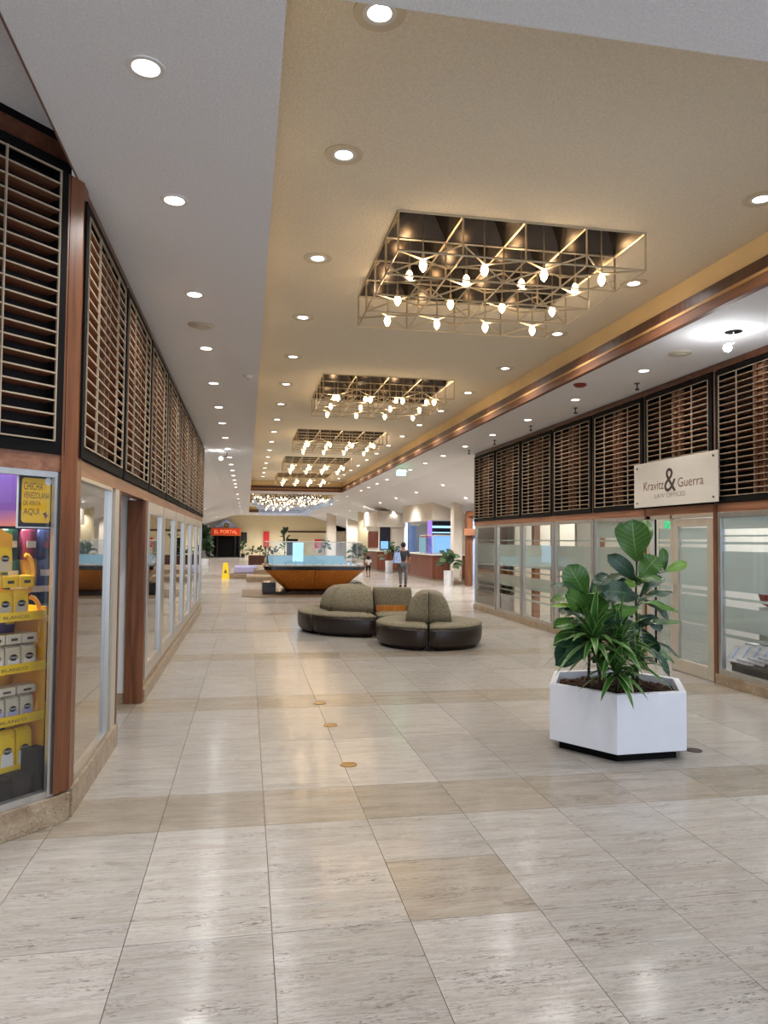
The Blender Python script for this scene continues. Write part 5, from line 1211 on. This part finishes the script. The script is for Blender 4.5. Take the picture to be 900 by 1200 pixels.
# ================================================================ THINGS IN THE OFFICE WINDOW
dk = thing('office_desk', 'pale desk just inside the window that shows papers', 'desk', (6.45, 7.3, 0))
MB().box(-0.45, 0.55, -0.7, 0.75, 0.40, 0.44).build('desk_top', 'paper', dk); 
for sx in (-.4, .5):
    for sy in (-.65, .7): MB().box(sx-.02, sx+.02, sy-.02, sy+.02, 0, 0.4).build('leg', 'alu', dk)
for k in range(5):
    t = thing('paper_sheet', ['printed paper leaning against the window glass', 'white paper on the desk beside the leaning one', 'paper pile sheet near the window frame', 'loose paper at the desk edge', 'topmost loose paper by the red bag'][k], 'paper', (5.74+0.05*k, 7.72-0.12*k, 0.34+0.02*k), 0.4*k, group='papers on the office desk')
    o = MB().box(-0.12, 0.12, -0.16, 0.16, 0, 0.006).build('sheet', 'paper', t); t.rotation_euler = (0.2, -0.75+0.05*k, 0.3)
    for q in range(4): MB().box(-0.09, 0.09, -0.12+0.07*q, -0.10+0.07*q, 0.006, 0.007).build('print_line', 'blue_wall', t)
t = thing('red_bag', 'red and white bag blurred behind the frosted office glass', 'bag', (6.10, 7.62, 0.90))
MB().lathe([(0.08, 0), (0.17, 0.05), (0.2, 0.16), (0.17, 0.24)], n=14).build('bag_body', 'red_bag', t, smooth=True); MB().lathe([(0.17, 0.24), (0.15, 0.34), (0.06, 0.38)], n=14).build('white_top', 'paper', t, smooth=True)
t = thing('office_cabinet', 'low white cabinet carrying the red bag inside the office', 'cabinet', (6.1, 7.3, 0.44)); MB().box(-0.1, 0.4, -0.3, 0.5, 0, 0.46).build('body', 'paper', t); MB().box(-0.112, -0.1, -0.28, 0.48, 0.03, 0.35).build('door', 'alu', t)
t = thing('magazine_box', 'low dark box just inside the glass under the leaning papers', 'box', (5.95, 7.55, 0)); MB().box(-0.28, 0.1, -0.5, 0.3, 0, 0.22).build('body', 'black', t); MB().box(-0.29, 0.11, -0.51, 0.31, 0.22, 0.25).build('lid', 'interior_dark', t)
t = thing('office_plant', 'small green plant inside the far end office window', 'plant', (6.0, 16.3, 0)); MB().lathe([(0.15, 0), (0.18, 0.4)], n=14).build('pot', 'paper', t)
for k in range(8): leaf((0, 0, .4), (0.25*math.cos(k*.8), .25*math.sin(k*.8), .75), .1, (0, 0, 1), n=4).build('leaf', 'fig_leaf', t, smooth=True)

# ================================================================ PEOPLE
def skin_mesh(name, verts, edges, radii, mt, parent, sub=2):
    me = bpy.data.meshes.new(name); me.from_pydata(verts, edges, []); o = bpy.data.objects.new(name, me); COL.objects.link(o); o.parent = parent
    me.materials.append(M[mt]); sm = o.modifiers.new('skin', 'SKIN'); sm.use_smooth_shade = True
    for i, r_ in enumerate(radii): 
        r_ = r_ if hasattr(r_, '__len__') else (r_, r_); me.skin_vertices[0].data[i].radius = r_
    me.skin_vertices[0].data[0].use_root = True
    o.modifiers.new('subdivision', 'SUBSURF').levels = sub; o.modifiers['subdivision'].render_levels = sub
    return o
def person(label, loc, rz, H, hairm, topm, botm, short=False, curly=False):
    t = thing('person', label, 'person', loc, rz); k = H/1.7
    S_ = lambda *p: tuple(c*k for c in p)
    V = [S_(0, 0, .92), S_(0, 0, 1.12), S_(0, .01, 1.33), S_(0, 0, 1.44), S_(0, -.01, 1.55), S_(0, -.01, 1.64),
         S_(.17, 0, 1.36), S_(.24, .02, 1.12), S_(.26, -.08, .90), S_(.27, -.12, .82), S_(-.17, 0, 1.36), S_(-.25, .03, 1.12), S_(-.24, -.1, .92), S_(-.24, -.15, .84),
         S_(.10, 0, .86), S_(.11, -.05, .48), S_(.10, .08, .09), S_(.10, -.04, .03), S_(-.10, 0, .86), S_(-.10, .03, .48), S_(-.10, -.02, .08), S_(-.10, -.16, .03)]
    Ed = [(0, 1), (1, 2), (2, 3), (3, 4), (4, 5), (2, 6), (6, 7), (7, 8), (8, 9), (2, 10), (10, 11), (11, 12), (12, 13), (0, 14), (14, 15), (15, 16), (16, 17), (0, 18), (18, 19), (19, 20), (20, 21)]
    Rr = [.13, .11, .14, .05, .085, .07, .05, .042, .03, .022, .05, .042, .03, .022, .085, .055, .036, .03, .085, .055, .036, .03]
    skin_mesh('body', V, Ed, [r_*k for r_ in Rr], 'skin', t)
    for sx in (1, -1):      # fingers
        hb_ = Vector(V[9] if sx > 0 else V[13])
        hd_ = MB()
        for q in range(4): hd_.tube(hb_+Vector((0.018*k*(q-1.5), 0, 0)), hb_+Vector((0.018*k*(q-1.5), -.03*k, -(.075+.008*(q in (1, 2)))*k)), .009*k, 5)
        hd_.tube(hb_, hb_+Vector((-.03*k*sx, -.04*k, -.03*k)), .01*k, 5); hd_.build('finger', 'skin', t)
    ti = [0, 1, 2, 6, 7, 10, 11]; mp = {a: b for b, a in enumerate(ti)}
    skin_mesh('top', [V[i] for i in ti], [(mp[a], mp[b]) for a, b in Ed if a in mp and b in mp], [(Rr[i]+.018)*k for i in ti], topm, t)
    li = [0, 14, 15, 16, 18, 19, 20] if not short else [0, 14, 15, 18, 19]; mp = {a: b for b, a in enumerate(li)}
    skin_mesh('trousers', [V[i] for i in li], [(mp[a], mp[b]) for a, b in Ed if a in mp and b in mp], [(Rr[i]+.016)*k for i in li], botm, t)
    for i in (16, 20):
        p = Vector(V[i]); MB().lathe([(.03*k, 0), (.05*k, .01), (.048*k, .05*k), (.03*k, .08*k)], c=(p.x, p.y-.03*k, 0), n=10).box(p.x-.045*k, p.x+.045*k, p.y-.2*k, p.y, 0, .05*k).build('shoe', 'black', t, bevel=.01)
    hr = MB(); r_ = (.105 if not curly else .17)*k
    hr.lathe([(0.01, -r_*.9), (r_*.7, -r_*.75), (r_, -.1*r_), (r_*.85, r_*.55), (r_*.45, r_*.95), (0.01, r_*1.05)], c=(0, .02*k, 1.61*k if not curly else 1.56*k), n=14)
    hr.build('hair', hairm, t, smooth=True)
    MB().lathe([(0.004, 0), (.013*k, .01*k), (0.004, .03*k)], c=(0, -.115*k, 1.57*k), n=6).build('nose', 'skin', t)
    return t
pa = person('adult walking away in a black top and grey trousers with a patterned shoulder bag', (5.48, 25.6, 0), PI-0.1, 1.58, 'hair', 'shirt_black', 'denim_grey')
t = thing('shoulder_bag', 'blue and white patterned bag carried by the adult in black', 'bag', (5.24, 25.5, 0.84))
MB().prism([(-.16, -.07), (.14, -.07), (.14, .07), (-.16, .07)], 0, .38, pts2=[(-.11, -.04), (.1, -.04), (.1, .04), (-.11, .04)]).build('bag_body', 'bag_print', t, bevel=.03)
MB().tube((-.05, 0, .36), (.1, 0.02, .56), .012).tube((.08, 0, .36), (.12, 0.02, .56), .012).build('strap', 'bag_print', t)
pb = person('small child with big curly hair in a white top and black shorts', (5.36, 32.5, 0), PI, 0.95, 'hair', 'shirt_white', 'shirt_black', short=True, curly=True)
